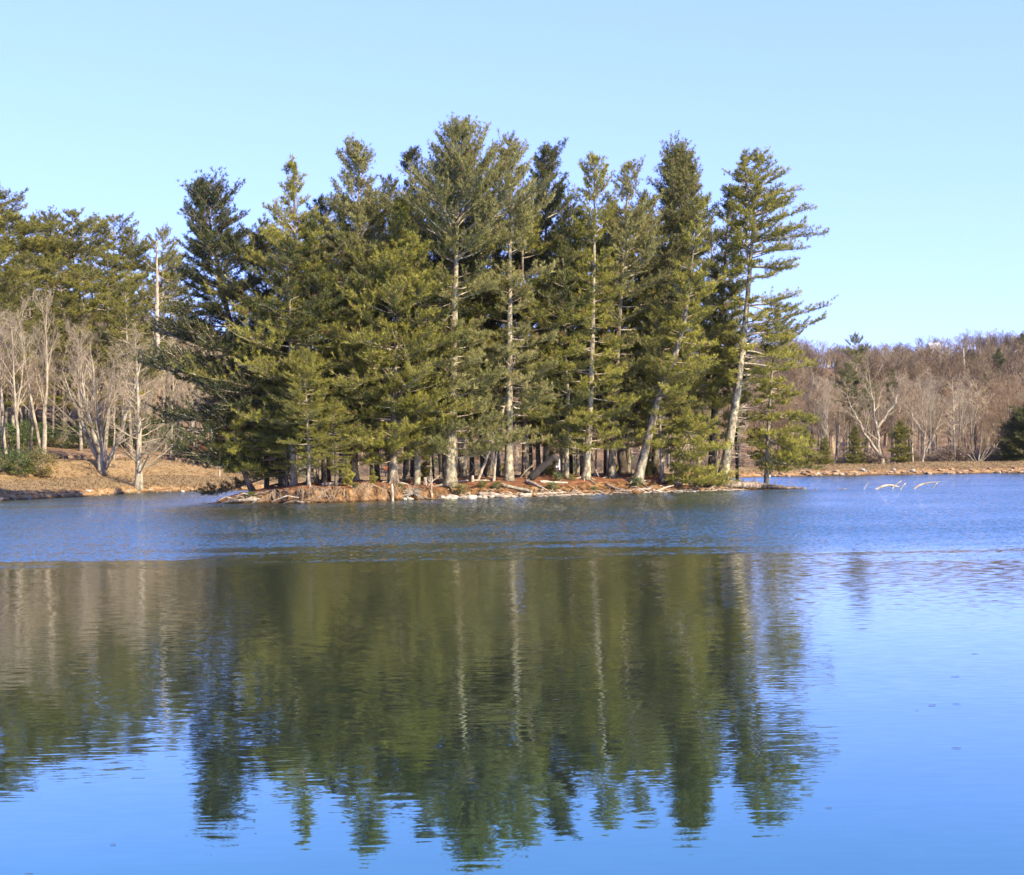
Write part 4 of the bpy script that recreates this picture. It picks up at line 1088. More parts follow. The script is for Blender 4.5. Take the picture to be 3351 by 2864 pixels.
M_WOOD = leaf_mat("far_wood_twigs", [(0.0, (0.075, 0.05, 0.028)), (0.4, (0.145, 0.096, 0.055)), (0.7, (0.165, 0.123, 0.077)), (1.0, (0.28, 0.222, 0.145))], trans=0.0, rough=0.95)
wood("middle_wood", 401, 800, (-0.42, 0.46), (70, 200), (6.5, 9.5), M_WOOD, "bare brown wood climbing the hills behind both shores", (1, 2, 3, 4, 5), (7, 4))
wood("far_wood", 402, 3600, (-0.3, 0.5), (190, 620), (7, 10), M_WOOD, "hazy reddish-brown wood covering the far hills to the ridge", (6, 7, 8, 9), (6, 3))

# ------------------------------------------------------------------ the shore's small things
def stick(name, label, cat, pts, rads, mat, group=None, seed=0, stubs=0, k=8, stub_len=0.35, rough=0.12, stub_up=0.5):
    """a log, pole or branch through world points; stubs become parts"""
    rng = rs(seed)
    pts = np.array(pts, float)
    seg = np.concatenate([[0], np.cumsum(np.linalg.norm(np.diff(pts, axis=0), axis=1))])
    N = max(6, int(seg[-1] / 0.18))
    N = min(N, 40)
    q = np.linspace(0, seg[-1], N)
    p = np.stack([np.interp(q, seg, pts[:, j]) for j in range(3)], 1)
    r = np.interp(q, seg, rads)
    p[1:-1] += rng.normal(0, 1, (N - 2, 3)) * r[1:-1, None] * rough
    r = r * rng.uniform(0.88, 1.12, N)
    base = p[0].copy()
    m = MB(); tubes(m, p - base, r, k, cap=True)
    if not stubs:
        return solo(name, m.mesh(name, mat), tuple(base), label, cat, group)
    o = thing(name, tuple(base), label, cat, group)
    part("stem", m.mesh(name, mat), o)
    for i in range(stubs):
        f = rng.uniform(0.15, 0.95); j = int(f * (N - 1))
        t = nrm(p[min(j + 1, N - 1)] - p[max(j - 1, 0)])
        dv = nrm(rng.normal(0, 1, 3) * np.array([0.6, 0.4, 0.3]) + np.array([0, 0, stub_up]) + t * 0.3)
        l = stub_len * rng.uniform(0.5, 1.4)
        sp = (p[j] - base) + dv * np.linspace(0, l, 5)[:, None] + np.cumsum(rng.normal(0, 0.03 * l, (5, 3)), 0)
        b = MB(); tubes(b, sp, np.linspace(min(0.04, r[j] * 0.6), 0.008, 5), 5)
        if l > stub_len * 0.9:
            s2, r2, _, _ = grow(rng, sp[None], np.linspace(0.02, 0.008, 5)[None], 3, 0.4, 1, 45, 10, 0.5, 0.2, 0.5, 0, 3, 0.6)
            tubes(b, s2, np.maximum(r2, 0.006), 4)
        part("branch_stub", b.mesh("branch_stub", mat), o)
    return o

def gp(px, w, up=0.0):
    """a point on the island: picture column, metres behind the waterline, height above the ground"""
    x, y = isl_xy(px, w, 1605)
    return [x, y, max(0.0, float(island_z(x, y))) + up]

# fallen and drifted wood on the island
M_SHADELOG = plain_mat('shade_dark_wood', (0.02, 0.016, 0.014), .9)  # the slanting log's shade is put into this near-black colour
stick("fallen_log", "thick bark-covered fallen trunk running off the island's tip into open water", "log",
      [gp(2318, 1.6, .3), gp(2400, 1.3, .22), [*isl_xy(2490, 0.9, 1600), 0.3], [*isl_xy(2560, 0.5, 1600), 0.16], [*isl_xy(2640, 0.2, 1600), 0.03]], [.34, .3, .24, .15, .05], M_DEAD_DARK, None, 1, stubs=9, k=12, stub_len=0.7)
for i, (a, b, r, mat, stubs, lab) in enumerate([
    ((1054, 3.0, .1), (1112, 3.6, .1), (.13, .11), M_DEAD, 0, "pale peeled log lying beside the broad feathery-topped pine's foot"),
    ((1478, 3.6, .05), (1612, 4.2, .05), (.09, .06), M_DEAD, 0, "thin pale log stretched past the foot of the leaning dead pole"),
    ((1568, .8, .14), (1660, .15, .06), (.17, .08), M_DEAD, 2, "split weathered log angling from the bank stones down to the water"),
    ((1640, 2.3, .12), (1742, .9, .1), (.13, .12), M_BARK_PALE, 2, "blotchy birch-like log slanting across the red needle bank"),
    ((1722, 3.2, .15), (1792, .9, .06), (.15, .06), M_DEAD, 3, "splintered grey log slanting down beside the blotchy log"),
    ((1768, 3.2, .08), (1858, 2.9, .08), (.1, .07), M_DEAD, 1, "slim pale log lying level above the low rhododendrons"),
    ((1700, .5, .06), (1850, .6, .05), (.12, .05), M_DEAD, 4, "long flat driftwood log along the waterline under the splintered log"),
    ((1985, 1.8, .08), (2062, .3, .04), (.12, .09), M_DEAD_DARK, 1, "dark stubby log nosing into the water below the crooked pine"),
    ((2062, .7, .05), (2130, .9, .06), (.08, .04), M_DEAD, 2, "curved grey driftwood branch along the waterline before the bank sapling"),
    ((2152, .3, .03), (2205, 1.1, .1), (.07, .05), M_DEAD, 1, "pale stick propped on the bank below the bushy sapling"),
    ((1300, 5.5, .06), (1362, 5.0, .25), (.1, .07), M_DEAD_DARK, 0, "dark log lying behind the dense cone's trunk"),
    ((1735, 4.5, 0.05), (1778, 4.8, 1.1), (.28, .24), M_SHADELOG, 0, "shade-darkened slanting log propped up between two inner trunks"),
]):
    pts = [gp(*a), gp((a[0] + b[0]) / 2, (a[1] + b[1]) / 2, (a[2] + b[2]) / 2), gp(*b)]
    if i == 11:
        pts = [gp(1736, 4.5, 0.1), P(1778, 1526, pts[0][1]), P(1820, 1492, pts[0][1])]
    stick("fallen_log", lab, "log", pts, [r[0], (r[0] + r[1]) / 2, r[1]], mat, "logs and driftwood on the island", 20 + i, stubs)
d0 = isl_xy(1563, 4.0)[1]
stick("dead_pole", "leaning bare white dead pole propped across the grove", "dead tree", [gp(1563, 4.0, -.1), P(1640, 1370, d0 + .4), P(1690, 1150, d0 + .8)], [.11, .09, .04], M_DEAD, None, 41, 5, stub_len=.8, stub_up=0.2)
d1 = isl_xy(1615, 4.0)[1]
stick("broken_snag", "short white snag snapped off at a sharp point near the leaning dead pole", "dead tree", [gp(1615, 4.0, -.1), P(1622, 1500, d1), P(1629, 1445, d1)], [.12, .09, .02], M_DEAD, None, 42, 4, stub_len=.9, stub_up=-0.2)
stick("stake", "weathered stake standing upright in the water's edge under the dense cone", "stake", [gp(1285, 0.05, -.3), gp(1284, .1, .5), gp(1283, .15, 1.0)], [.1, .09, .05], M_DEAD, None, 43)
stick("branch", "thin forked branch stuck upright at the water beside the root tangle", "branch", [gp(1413, .3, -.1), gp(1412, .4, .5), gp(1416, .5, 1.2)], [.06, .04, .015], M_DEAD, None, 44, 5, stub_len=.3)
stick("stump", "small grey cut stump by the root tangle on the needle bank", "stump", [gp(1390, 3.0, -.1), gp(1391, 3.0, .3), gp(1392, 3.0, .52)], [.16, .13, .11], M_DEAD, None, 45, k=10)
stick("stump", "little pale stump standing before the leaning dead pole's foot", "stump", [gp(1546, 3.6, -.1), gp(1546, 3.6, .2), gp(1547, 3.6, .42)], [.16, .12, .1], M_DEAD, None, 46, k=10)
stick("stump", "small dark pointed stump behind the low rhododendrons", "stump", [gp(1830, 5.2, -.1), gp(1830, 5.2, .3), gp(1831, 5.2, .6)], [.22, .16, .08], M_DEAD_DARK, None, 47, k=10)
for i, (px, w, ln, az) in enumerate([(1398, 2.2, 1.0, 0.4), (1420, 2.6, 0.8, 2.4), (1525, 5.5, 1.4, 0.7), (1590, 6.5, 1.5, 2.3), (1700, 6.0, 1.2, 0.5), (1960, 5.0, .9, 2.0)]):
    a = gp(px, w, 0)
    stick("dead_branch", ["grey brushy dead branch poking up over the root tangle", "short dead branch leaning over the small cut stump", "thin dead branch arching beside the tallest pine's roots",
                          "grey dead branch rising behind the leaning dead pole", "dead branch propped beyond the blotchy log's upper end", "dead branch by the short bending pale pine"][i], "branch",
          [a, [a[0] + math.cos(az) * ln * .5, a[1], a[2] + ln * .5], [a[0] + math.cos(az) * ln, a[1] + .2, a[2] + ln * .8]], [.04, .03, .012], M_DEAD, "dead branches sticking up on the island", 60 + i, 4, stub_len=.5)

# the brush heap at the near tip
rng = rs(91)
for i in range(16):
    px = rng.uniform(745, 1010); w = rng.uniform(0.0, 0.6)
    a = gp(px, w, 0.02); l = rng.uniform(0.7, 1.9); az = rng.choice([rng.normal(0.35, .3), rng.normal(2.9, .4)])
    dx = math.cos(az) * l
    b = [a[0] + dx * .5, a[1] - .15 * l * .4, a[2] + .22 * l * abs(math.sin(az)) + .1]; c = [a[0] + dx, a[1] - .1, max(.02, a[2] - .12 if dx < 0 else a[2] + .35 * l * .6)]
    stick("driftwood_stick", "broken driftwood stick jammed among others in the brush heap at the near tip", "stick", [a, b, c], [rng.uniform(.03, .08), .04, .015], M_DEAD if rng.random() < .6 else M_DEAD_DARK,
          "driftwood sticks of the brush heap", 100 + i, 2, stub_len=.25)
stick("driftwood_log", "dark snag reaching out from the brush heap low over the water", "log", [gp(840, .2, .15), [*isl_xy(780, 0, 1645), .22], [*isl_xy(735, -.3, 1650), .1], [*isl_xy(718, -.4, 1652), .02]], [.14, .1, .06, .02], M_DEAD_DARK, None, 130, 7, stub_len=.45)

# exposed roots under the eroded edge: a fringe nobody could count
rng = rs(95); m = MB()
n = 230
px = rng.uniform(845, 1330, n); px[130:] = rng.uniform(1330, 2420, 100)
PTS = np.zeros((n, 6, 3)); RR = np.zeros((n, 6))
for i in range(n):
    w0 = rng.uniform(.7, 1.1); w1 = rng.uniform(-.05, .5)
    if i >= 130: w0, w1 = rng.uniform(.3, 2.0), rng.uniform(-.1, .8)
    dpx = rng.normal(0, 34)
    for j, q in enumerate(np.linspace(0, 1, 6)):
        w = w0 + (w1 - w0) * q
        PTS[i, j] = gp(px[i] + dpx * q + rng.normal(0, 2), w - .1 * math.sin(q * 3.1), .05)
    RR[i] = np.linspace(rng.uniform(.015, .04), .008, 6)
tubes(m, PTS, RR, 5)
tag(link(bpy.data.objects.new("exposed_roots", m.mesh("exposed_roots", M_ROOT))), "tangle of pale exposed roots hanging from the island's eroded edge", "roots", kind="stuff")
m = MB(); n = 190; PTS = np.zeros((n, 4, 3)); RR = np.zeros((n, 4))
for i in range(n):
    px0 = rng.uniform(1420, 2420); w = rng.uniform(-.1, 1.1) ** 1.0; l = rng.uniform(.25, 1.1); az = rng.normal(0, .45)
    a = np.array(gp(px0, w, .04))
    for j in range(4):
        x = a[0] + math.cos(az) * l * j / 3; y = a[1] + math.sin(az) * l * j / 3
        PTS[i, j] = [x, y, max(.02, float(island_z(x, y))) + .04 + rng.normal(0, .03)]
    RR[i] = np.linspace(rng.uniform(.02, .05), .012, 4)
tubes(m, PTS, RR, 5, cap=True)
tag(link(bpy.data.objects.new("driftwood_litter", m.mesh("driftwood_litter", M_DEAD))), "litter of small driftwood bits along the island's waterline", "driftwood", kind="stuff")

# root tangle hanging at the bank
o = thing("root_tangle", tuple(gp(1352, .3, 0)), "dark hollow tangle of upturned roots at the waterline below the small cut stump", "root tangle")
rng = rs(97); m = MB(); PT = np.zeros((90, 7, 3)); RR = np.zeros((90, 7))
for i in range(90):
    a = rng.uniform(-.4, 3.5); r1 = rng.uniform(.3, .95)
    q = np.linspace(0, 1, 7)
    PT[i, :, 0] = math.cos(a) * r1 * q * 1.1 + np.cumsum(rng.normal(0, .05, 7)); PT[i, :, 2] = .35 + math.sin(a) * r1 * q * .9 - .25 * q ** 2 + np.cumsum(rng.normal(0, .04, 7))
    PT[i, :, 1] = rng.normal(0, .25) - .3 * q; RR[i] = np.linspace(rng.uniform(.015, .035), .006, 7)
tubes(m, PT, RR, 4)
part("root_mass", m.mesh("root_mass", M_DEAD), o)

def rock(seed, flat=0.62, mat=M_STONE, angular=0.5):
    rng = rs(seed)
    bpy_m = bpy.data.meshes.new("rock")
    import bmesh
    bm = bmesh.new(); bmesh.ops.create_icosphere(bm, subdivisions=3, radius=0.5)
    planes = nrm(rng.normal(0, 1, (9, 3))); off = rng.uniform(.28, .42, 9)
    for v in bm.verts:
        c = np.array(v.co)
        for pn, po in zip(planes, off):
            e = c @ pn - po
            if e > 0: c = c - pn * e * angular * 1.7
        c = c * (1 + .06 * float(vnoise(np.array(c[0] * 5 + seed), np.array(c[1] * 5 + c[2] * 3), seed)))
        c[2] *= flat
        v.co = c
    bm.to_mesh(bpy_m); bm.free()
    bpy_m.materials.append(mat)
    for p in bpy_m.polygons: p.use_smooth = True
    return bpy_m
ROCKS = [rock(500 + i) for i in range(5)]
BROWN = [rock(510 + i, mat=M_STONE_DARK) for i in range(4)]
rng = rs(98)
for i, (px, w, sz, lab) in enumerate([(1481, .25, .85, "largest pale angular boulder at the island's waterline"), (1462, .15, .5, "pale stone leaning on the largest waterline boulder"), (1447, .2, .4, "small pale stone between the root tangle and the largest boulder"),
                       (1510, .2, .6, "flat-topped pale stone just past the largest waterline boulder"), (1542, .25, .75, "wide low pale stone under the rhododendron clump"), (1567, .15, .45, "pale stone at the split log's upper end"),
                       (1585, .1, .55, "pale stone half under the split weathered log"), (1322, .05, .4, "whitish stone in the water's edge before the root tangle"), (1342, .0, .5, "flat whitish stone nearest the root tangle"), (1608, .1, .4, "little pale stone beyond the split log")]):
    a = gp(px, w, 0)
    solo("rock", ROCKS[i % 5], (a[0], a[1], max(.05, a[2]) + .05 * sz), lab, "rock", "pale rocks on the island's waterline", (rng.uniform(-.2, .2), rng.uniform(-.2, .2), rng.uniform(0, 6)), (sz * 1.25, sz, sz * .9))
for i in range(30):
    px = rng.uniform(1640, 2330); w = rng.uniform(-.1, .5); sz = rng.uniform(.15, .42)
    a = gp(px, w, 0)
    solo("rock", ROCKS[i % 5] if i % 3 == 0 else BROWN[i % 4], (a[0], a[1], max(.02, a[2]) + .04 * sz), "small stone in the row of shingle along the island's water edge under the driftwood", "rock", "small stones along the island's waterline", (0, 0, rng.uniform(0, 6)), (sz * 1.3, sz, sz))
for i in range(90):
    px = 2480 + 1000 * (i + rng.uniform(0, 1)) / 90; s = rng.uniform(.1, 2.2); sz = rng.uniform(.3, .8)
    x, y = at_s(px, s, 1550)
    solo("rock", (ROCKS if rng.random() < .14 else BROWN)[i % 4], (x, y, max(.05, ground_at(x, y)) + .05 * sz), "lump of rubble in the stone facing along the dam's waterline", "rock", "rubble stones facing the dam", (rng.uniform(-.3, .3), 0, rng.uniform(0, 6)), (sz * 1.3, sz, sz))
for i in range(60):
    px = -150 + 920 * (i + rng.uniform(0, 1)) / 60; s = rng.uniform(.0, 1.2); sz = rng.uniform(.15, .5)
    x, y = at_s(px, s, 1610)
    solo("rock", (ROCKS if rng.random() < .4 else BROWN)[i % 4], (x, y, max(.03, ground_at(x, y)) + .03 * sz), "earthy stone in the crumbling water edge of the grassy bank", "rock", "stones along the grassy bank's water edge", (rng.uniform(-.3, .3), 0, rng.uniform(0, 6)), (sz * 1.4, sz, sz * .9))

def tufts(name, seed, n, prange, srange, h, label, mat):
    rng = rs(seed)
    px = rng.uniform(*prange, n); s = srange[0] + (srange[1] - srange[0]) * rng.random(n) ** 1.2
    u = (px - 1675.5) / FPX
    d = shore_d(u) + s; x = u * d; z = terrain_z(u, s)
    k = 6
    az = rng.uniform(0, 6.28, (n, k)); ln = h * rng.uniform(.5, 1.3, (n, k, 1)) * (0.5 + rng.random((n, 1, 1)))
    dv = np.stack([np.cos(az) * .7, np.sin(az) * .7, np.full((n, k), .7)], -1)
    sd = np.stack([-np.sin(az), np.cos(az), np.zeros((n, k))], -1) * .03
    p0 = np.stack([x, d, z - .03], 1)[:, None, :] + rng.normal(0, .06, (n, k, 3)) * np.array([1, 1, 0])
    V = np.stack([p0 - sd, p0 + sd, p0 + dv * ln], 2).reshape(-1, 3)
    m = MB(); m.add(V, tris=np.arange(n * k * 3).reshape(-1, 3), tint=np.repeat(rng.uniform(0, 1, n), k * 3))
    tag(link(bpy.data.objects.new(name, m.mesh(name, mat, smooth=False))), label, "grass", kind="stuff")
tufts("dry_grass", 130, 5500, (-200, 880), (0.8, 26), .2, "dry winter grass tufts over the grassy bank", M_DRYGRASS)
tufts("dam_grass", 131, 5000, (2450, 3500), (2.2, 12), .2, "dry grass tufts along the dam's crest", M_DRYGRASS)
tufts("far_shore_grass", 132, 4000, (880, 2450), (0.5, 22), .25, "dry grass on the far shore beyond the island", M_DRYGRASS)

# leafy shrubs
def shrub(seed, n, rad, h, leaf_l, leaf_w, mat, droop=0.3, stems=8):
    rng = rs(seed)
    sm, lm = MB(), MB()
    T = nrm(np.stack([rng.normal(0, .6, stems), rng.normal(0, .6, stems), rng.uniform(.7, 1.3, stems)], 1)) * np.array([rad, rad, h])
    q = np.linspace(0, 1, 5)
    tubes(sm, T[:, None, :] * q[None, :, None] * .85, np.full((stems, 5), .02) * (1 - .6 * q), 4)
    c = nrm(rng.normal(0, 1, (n, 3))) * rng.uniform(.45, 1, (n, 1)) * np.array([rad, rad, h * .55]) + np.array([0, 0, h * .55])
    c *= 1 + .25 * vnoise(c[:, 0] * 3 + seed, c[:, 2] * 3 + c[:, 1], seed)[:, None]
    c[:, 2] = np.maximum(c[:, 2], .05)
    k = 6
    az = rng.uniform(0, 6.28, (n, 1)) + np.arange(k) * 2 * np.pi / k
    d = nrm(np.stack([np.cos(az), np.sin(az), rng.normal(-droop, .35, (n, k))], -1))
    sd = nrm(np.cross(d, np.array([0, 0, 1.0])))
    L = leaf_l * rng.uniform(.7, 1.3, (n, k, 1)); Wd = leaf_w * rng.uniform(.7, 1.2, (n, k, 1))
    p0 = c[:, None, :] + d * .02
    V = np.stack([p0, p0 + d * L * .5 + sd * Wd * .5, p0 + d * L + np.array([0, 0, -.03]), p0 + d * L * .5 - sd * Wd * .5], 2).reshape(-1, 3)
    lm.add(V, quads=np.arange(n * k * 4).reshape(-1, 4), tint=np.repeat(np.repeat(rng.uniform(.1, .95, n), k), 4))
    return sm.mesh("shrub_stem", M_LIMB), lm.mesh("shrub_foliage", mat, smooth=False)
RHODO = [shrub(601 + i, 70, .5, .75, .17, .05, M_BROAD, .35, 7) for i in range(2)]
BUSH = [shrub(611 + i, 420, 1.6, 2.0, .2, .07, M_BROAD, .2, 14) for i in range(2)]
M_YELLOWGREEN = leaf_mat("yellowish_leaves", [(0.0, (0.09, 0.085, 0.025)), (0.6, (0.2, 0.17, 0.045)), (1.0, (0.32, 0.26, 0.09))], trans=0.25)
RUSTB = shrub(621, 300, .8, 1.3, .16, .06, M_RUSTLEAF, .3, 10)
M_BRUSH = leaf_mat("dry_brush", [(0.0, (0.13, 0.095, 0.065)), (1.0, (0.34, 0.26, 0.18))], trans=0.0)

def place_shrub(var, loc, label, group=None, sc=1.0, rz=0.0, mat=None, name="rhododendron", cat="shrub"):
    o = thing(name, tuple(loc), label, cat, group, rz, sc)
    part("stem", var[0], o); f = part("foliage", var[1], o)
    if mat is not None:
        f.material_slots[0].link = 'OBJECT'; f.material_slots[0].material = mat
    return o
for i, (px, w, sc, mt, lab) in enumerate([
    (1508, 1.0, 1.15, M_YELLOWGREEN, "largest yellow-green rhododendron on the bank beside the tallest pine's root"), (1578, 1.9, .75, None, "small upright rhododendron between the largest clump and the blotchy log"),
    (1624, 1.8, .8, None, "rhododendron at the blotchy log's upper end"), (1808, 1.4, .95, None, "rhododendron below the slim level log"), (1828, 3.6, .9, None, "dark rhododendron just above the slim level log"),
    (1872, 3.6, .7, M_YELLOWGREEN, "bright rhododendron at the foot of the pale pine pair"), (2086, 1.6, 1.0, None, "rhododendron at the crooked pine's slanting foot"), (1163, .75, .55, None, "small rhododendron clinging to the eroded bank below the pale peeled log"),
    (1312, .8, .5, None, "tuft of green leaves on the bank under the dense cone"), (823, .5, .6, None, "bright green sprig over the brush heap"), (1945, 1.2, .5, None, "little rhododendron among the spindly pine's roots"), (2330, 2.0, .8, M_YELLOWGREEN, "browning shrub where the thick fallen trunk begins")]):
    place_shrub(RHODO[i % 2], gp(px, w, -.03), lab, "rhododendrons on the island bank", sc, px, mt)
for i, (px, s, sc, mt, lab) in enumerate([
    (10, 17, 1.1, None, "dark evergreen bank shrub cut by the picture's edge"), (60, 16.0, 1.0, None, "dark evergreen shrub beside the yellowish one"), (95, 18.0, 1.0, None, "dark evergreen shrub behind the yellowish one"), (132, 15.6, 1.15, M_YELLOWGREEN, "round yellowish-green shrub on the grassy step"),
    (30, 30, 1.6, None, "tall dark shrub behind the bank's dark shrubs")]):
    x, y = at_s(px, s, 1540)
    place_shrub(BUSH[i % 2], (x, y, ground_at(x, y) - .05), lab, "shrubs on the grassy bank", sc, px, mt, "evergreen_shrub")
rng = rs(99)
for i in range(34):
    px = rng.uniform(-150, 800); s = rng.uniform(29, 58); x, y = at_s(px, s)
    place_shrub(BUSH[i % 2], (x, y, ground_at(x, y) - .05), "dark evergreen thicket shrub under the bare trees behind the stone edging", "thicket shrubs on the left slope".replace("left", "wooded"), rng.uniform(.7, 1.5), px, None, "evergreen_shrub")
for i in range(40):
    px = rng.uniform(900, 2560); s = rng.uniform(20, 45); x, y = at_s(px, s)
    place_shrub(BUSH[i % 2], (x, y, ground_at(x, y) - .05), "shore shrub on the far bank glimpsed between island trunks", "far-shore shrubs behind the island", rng.uniform(.6, 1.3), px, None if rng.random() < .25 else M_BRUSH, "shore_shrub")
for i in range(46):
    px = rng.uniform(2600, 3450); s = rng.uniform(13.5, 22); x, y = at_s(px, s)
    place_shrub(BUSH[i % 2], (x, y, ground_at(x, y) - .05), "brown leafless brush along the back of the dam", "brush behind the dam", rng.uniform(.6, 1.2), px, M_BRUSH, "brush_shrub")
x, y = at_s(640, 28, 1440)
place_shrub(RUSTB, (x, y, ground_at(x, y)), "rust-red dead-leaved bush near the thick pale bole", None, 1.5, 0, None, "dead_leaved_bush")

# low stone edging along the path on the grassy bank
rng = rs(120); m = MB()
for i in range(150):
    px = -250 + 1100 * i / 150; x, y = at_s(px, 26.5, 1480)
    s = rng.uniform(.22, .42); z = ground_at(x, y)
    c = np.array([[-1, -.6, -.4], [1, -.6, -.4], [1, .6, -.4], [-1, .6, -.4], [-.8, -.5, .8], [.85, -.5, .75], [.8, .5, .8], [-.85, .5, .75]]) * np.array([s * 1.5, s, s]) + rng.normal(0, .05, (8, 3)) + np.array([x, y, z + .06])
    m.add(c, quads=[(0, 1, 5, 4), (1, 2, 6, 5), (2, 3, 7, 6), (3, 0, 4, 7), (4, 5, 6, 7)])
solo("stone_wall", m.mesh("stone_wall", M_STONE_DARK, smooth=False), (0, 0, 0), "low rough stone edging running along the path above the grassy bank step", "stone wall")
x, y = at_s(717, 14.6, 1525)
stick("post", "short pale post standing on the grassy bank behind the island's near tip", "post", [[x, y, ground_at(x, y) - .2], [x, y, ground_at(x, y) + .8], [x, y, ground_at(x, y) + 1.7]], [.13, .12, .11], M_BEECH, None, 150, k=10)
d = 175
stick("dead_snag", "tall pale dead snag with bare side limbs on the hillside before the dark leaning pine", "dead tree", [P(515, 1190, d), P(514, 1000, d), P(513, 790, d)], [.3, .24, .07], M_DEAD, None, 151, 26, stub_len=2.6, stub_up=0.1)
stick("dead_snag", "slim broken pale snag below the hill pines near the picture's edge", "dead tree", [P(48, 1190, d), P(50, 1000, d), P(57, 855, d)], [.2, .16, .04], M_DEAD, None, 152, 6, stub_len=1.2, stub_up=0.2)
d = 520
stick("dead_snag", "tiny white dead snag standing on the far hillside", "dead tree", [P(3156, 1212, d), P(3154, 1180, d), P(3153, 1140, d)], [.4, .35, .15], M_DEAD, None, 153, 8, stub_len=1.6, stub_up=0.2)

# driftwood standing out of the open water
for i, (pl, r, lab) in enumerate([
    ([(2856, 1601), (2890, 1591), (2918, 1588), (2942, 1594)], (.09, .12, .1, .07), "long arched pale driftwood branch in the open water off the island"),
    ([(2915, 1601), (2930, 1587), (2951, 1573)], (.06, .06, .03), "slanting pale branch crossing the arched driftwood"),
    ([(2944, 1603), (2953, 1592), (2963, 1582)], (.04, .07, .05), "short pale driftwood stub beside the arched branch"),
    ([(2985, 1600), (3010, 1587), (3045, 1579), (3078, 1576)], (.07, .11, .06, .02), "curving pale driftwood branch farthest from the island"),
    ([(3050, 1598), (3060, 1588), (3068, 1580)], (.03, .06, .04), "little pale stub under the farthest driftwood's tip"),
    ([(2824, 1601), (2834, 1590), (2844, 1576)], (.03, .025, .01), "thin pale twig standing out of the open water"),
    ([(2736, 1604), (2752, 1602), (2772, 1599)], (.04, .06, .03), "dark low driftwood sliver between the fallen trunk's tip and the thin twig"),
    ([(2660, 1604), (2668, 1600), (2674, 1597)], (.03, .04, .02), "dark nub of wood just past the fallen trunk's tip")]):
    d = water_d(*pl[0])
    pts = [P(x, y, d) for x, y in pl]; pts[0][2] -= .1
    stick("driftwood_branch", lab, "driftwood", pts, [q * .75 for q in r], M_DEAD_DARK if "dark" in lab else M_DEAD, "driftwood in the open water", 160 + i, rough=.08)

# specks floating on the calm water
rng = rs(171)
def leaf_mesh(seed, l, w):
    r_ = rs(seed); N = 7
    q = np.linspace(-1, 1, N)
    wd = w * np.sqrt(np.clip(1 - q ** 2, 0, 1)) * r_.uniform(.7, 1.2, N)
    top = np.stack([q * l, wd, .003 + 0 * q], 1); bot = np.stack([q * l, -wd, .003 + 0 * q], 1); mid = np.stack([q * l, q * 0, np.full(N, .001)], 1)
    m = MB(); V = np.concatenate([top, mid, bot]); Qs = []
    for r0 in (0, N):
        for i in range(N - 1): Qs.append((r0 + i, r0 + N + i, r0 + N + i + 1, r0 + i + 1))
    m.add(V, quads=Qs)
    return m.mesh("floating_leaf", M_LEAFDARK)
M_LEAFDARK = plain_mat("wet_leaf", (0.05, 0.035, 0.025), .5)
LEAF = [leaf_mesh(i, .045, .014) for i in range(3)]
for i, (px, py, k) in enumerate([(370, 2765, 1), (795, 2712, .8), (786, 2571, 1.4), (95, 2862, 1.2), (2110, 1914, 3.2), (2450, 1886, 2), (2515, 1903, 3), (3270, 1861, 4), (3050, 2309, 2), (3000, 2326, 1), (3130, 2305, 1.6), (3190, 2140, 2),
                      (3125, 2215, 2), (3130, 2449, 1.6), (2712, 2645, 1), (1405, 2310, 1.6), (1820, 2292, 2), (1200, 1880, 3), (1960, 1893, 3), (1340, 1930, 3)]):
    d = water_d(px, py); p = P(px, py, d)
    solo("floating_leaf", LEAF[i % 3], (p[0], p[1], .004), "dark leaf or twig scrap afloat on the calm near water", "leaf", "leaf scraps floating on the calm water", (0, 0, rng.uniform(-.5, .5)), k * .6)

# beyond the island: a person on a bench, a small sign
px, d = 1262, 158.0
p = P(px, 1538, d)
gz = ground_at(p[0], p[1])
M_DARKWOOD = plain_mat("dark_bench_wood", (0.03, 0.025, 0.022)); M_ORANGE = plain_mat("orange_cloth", (0.75, 0.16, 0.03), .8, .1); M_SKIN = plain_mat("skin", (0.45, 0.28, 0.2)); M_HAIR = plain_mat("dark_hair", (0.02, 0.016, 0.014)); M_JEANS = plain_mat("dark_trousers", (0.03, 0.03, 0.045))
def boxm(name, mat, boxes):
    m = MB()
    for (cx, cy, cz), (sx, sy, sz) in boxes:
        c = np.array([[x, y, z] for z in (-1, 1) for x, y in ((-1, -1), (1, -1), (1, 1), (-1, 1))]) * np.array([sx, sy, sz]) / 2 + np.array([cx, cy, cz])
        m.add(c, quads=[(3, 2, 1, 0), (4, 5, 6, 7), (0, 1, 5, 4), (1, 2, 6, 5), (2, 3, 7, 6), (3, 0, 4, 7)])
    return m.mesh(name, mat, smooth=False)
b = thing("bench", (p[0], p[1], gz), "dark bench on the far shore glimpsed between the island trunks", "bench")
part("seat", boxm("seat", M_DARKWOOD, [((0, -.12, .43), (1.7, .1, .05)), ((0, 0, .43), (1.7, .1, .05)), ((0, .12, .43), (1.7, .1, .05))]), b)
part("backrest", boxm("backrest", M_DARKWOOD, [((0, -.24, .62), (1.7, .04, .1)), ((0, -.26, .78), (1.7, .04, .1))]), b)
for sx in (-.75, .75):
    part("leg", boxm("leg", M_DARKWOOD, [((sx, -.2, .2), (.06, .06, .41)), ((sx, .16, .2), (.06, .06, .41))]), b)
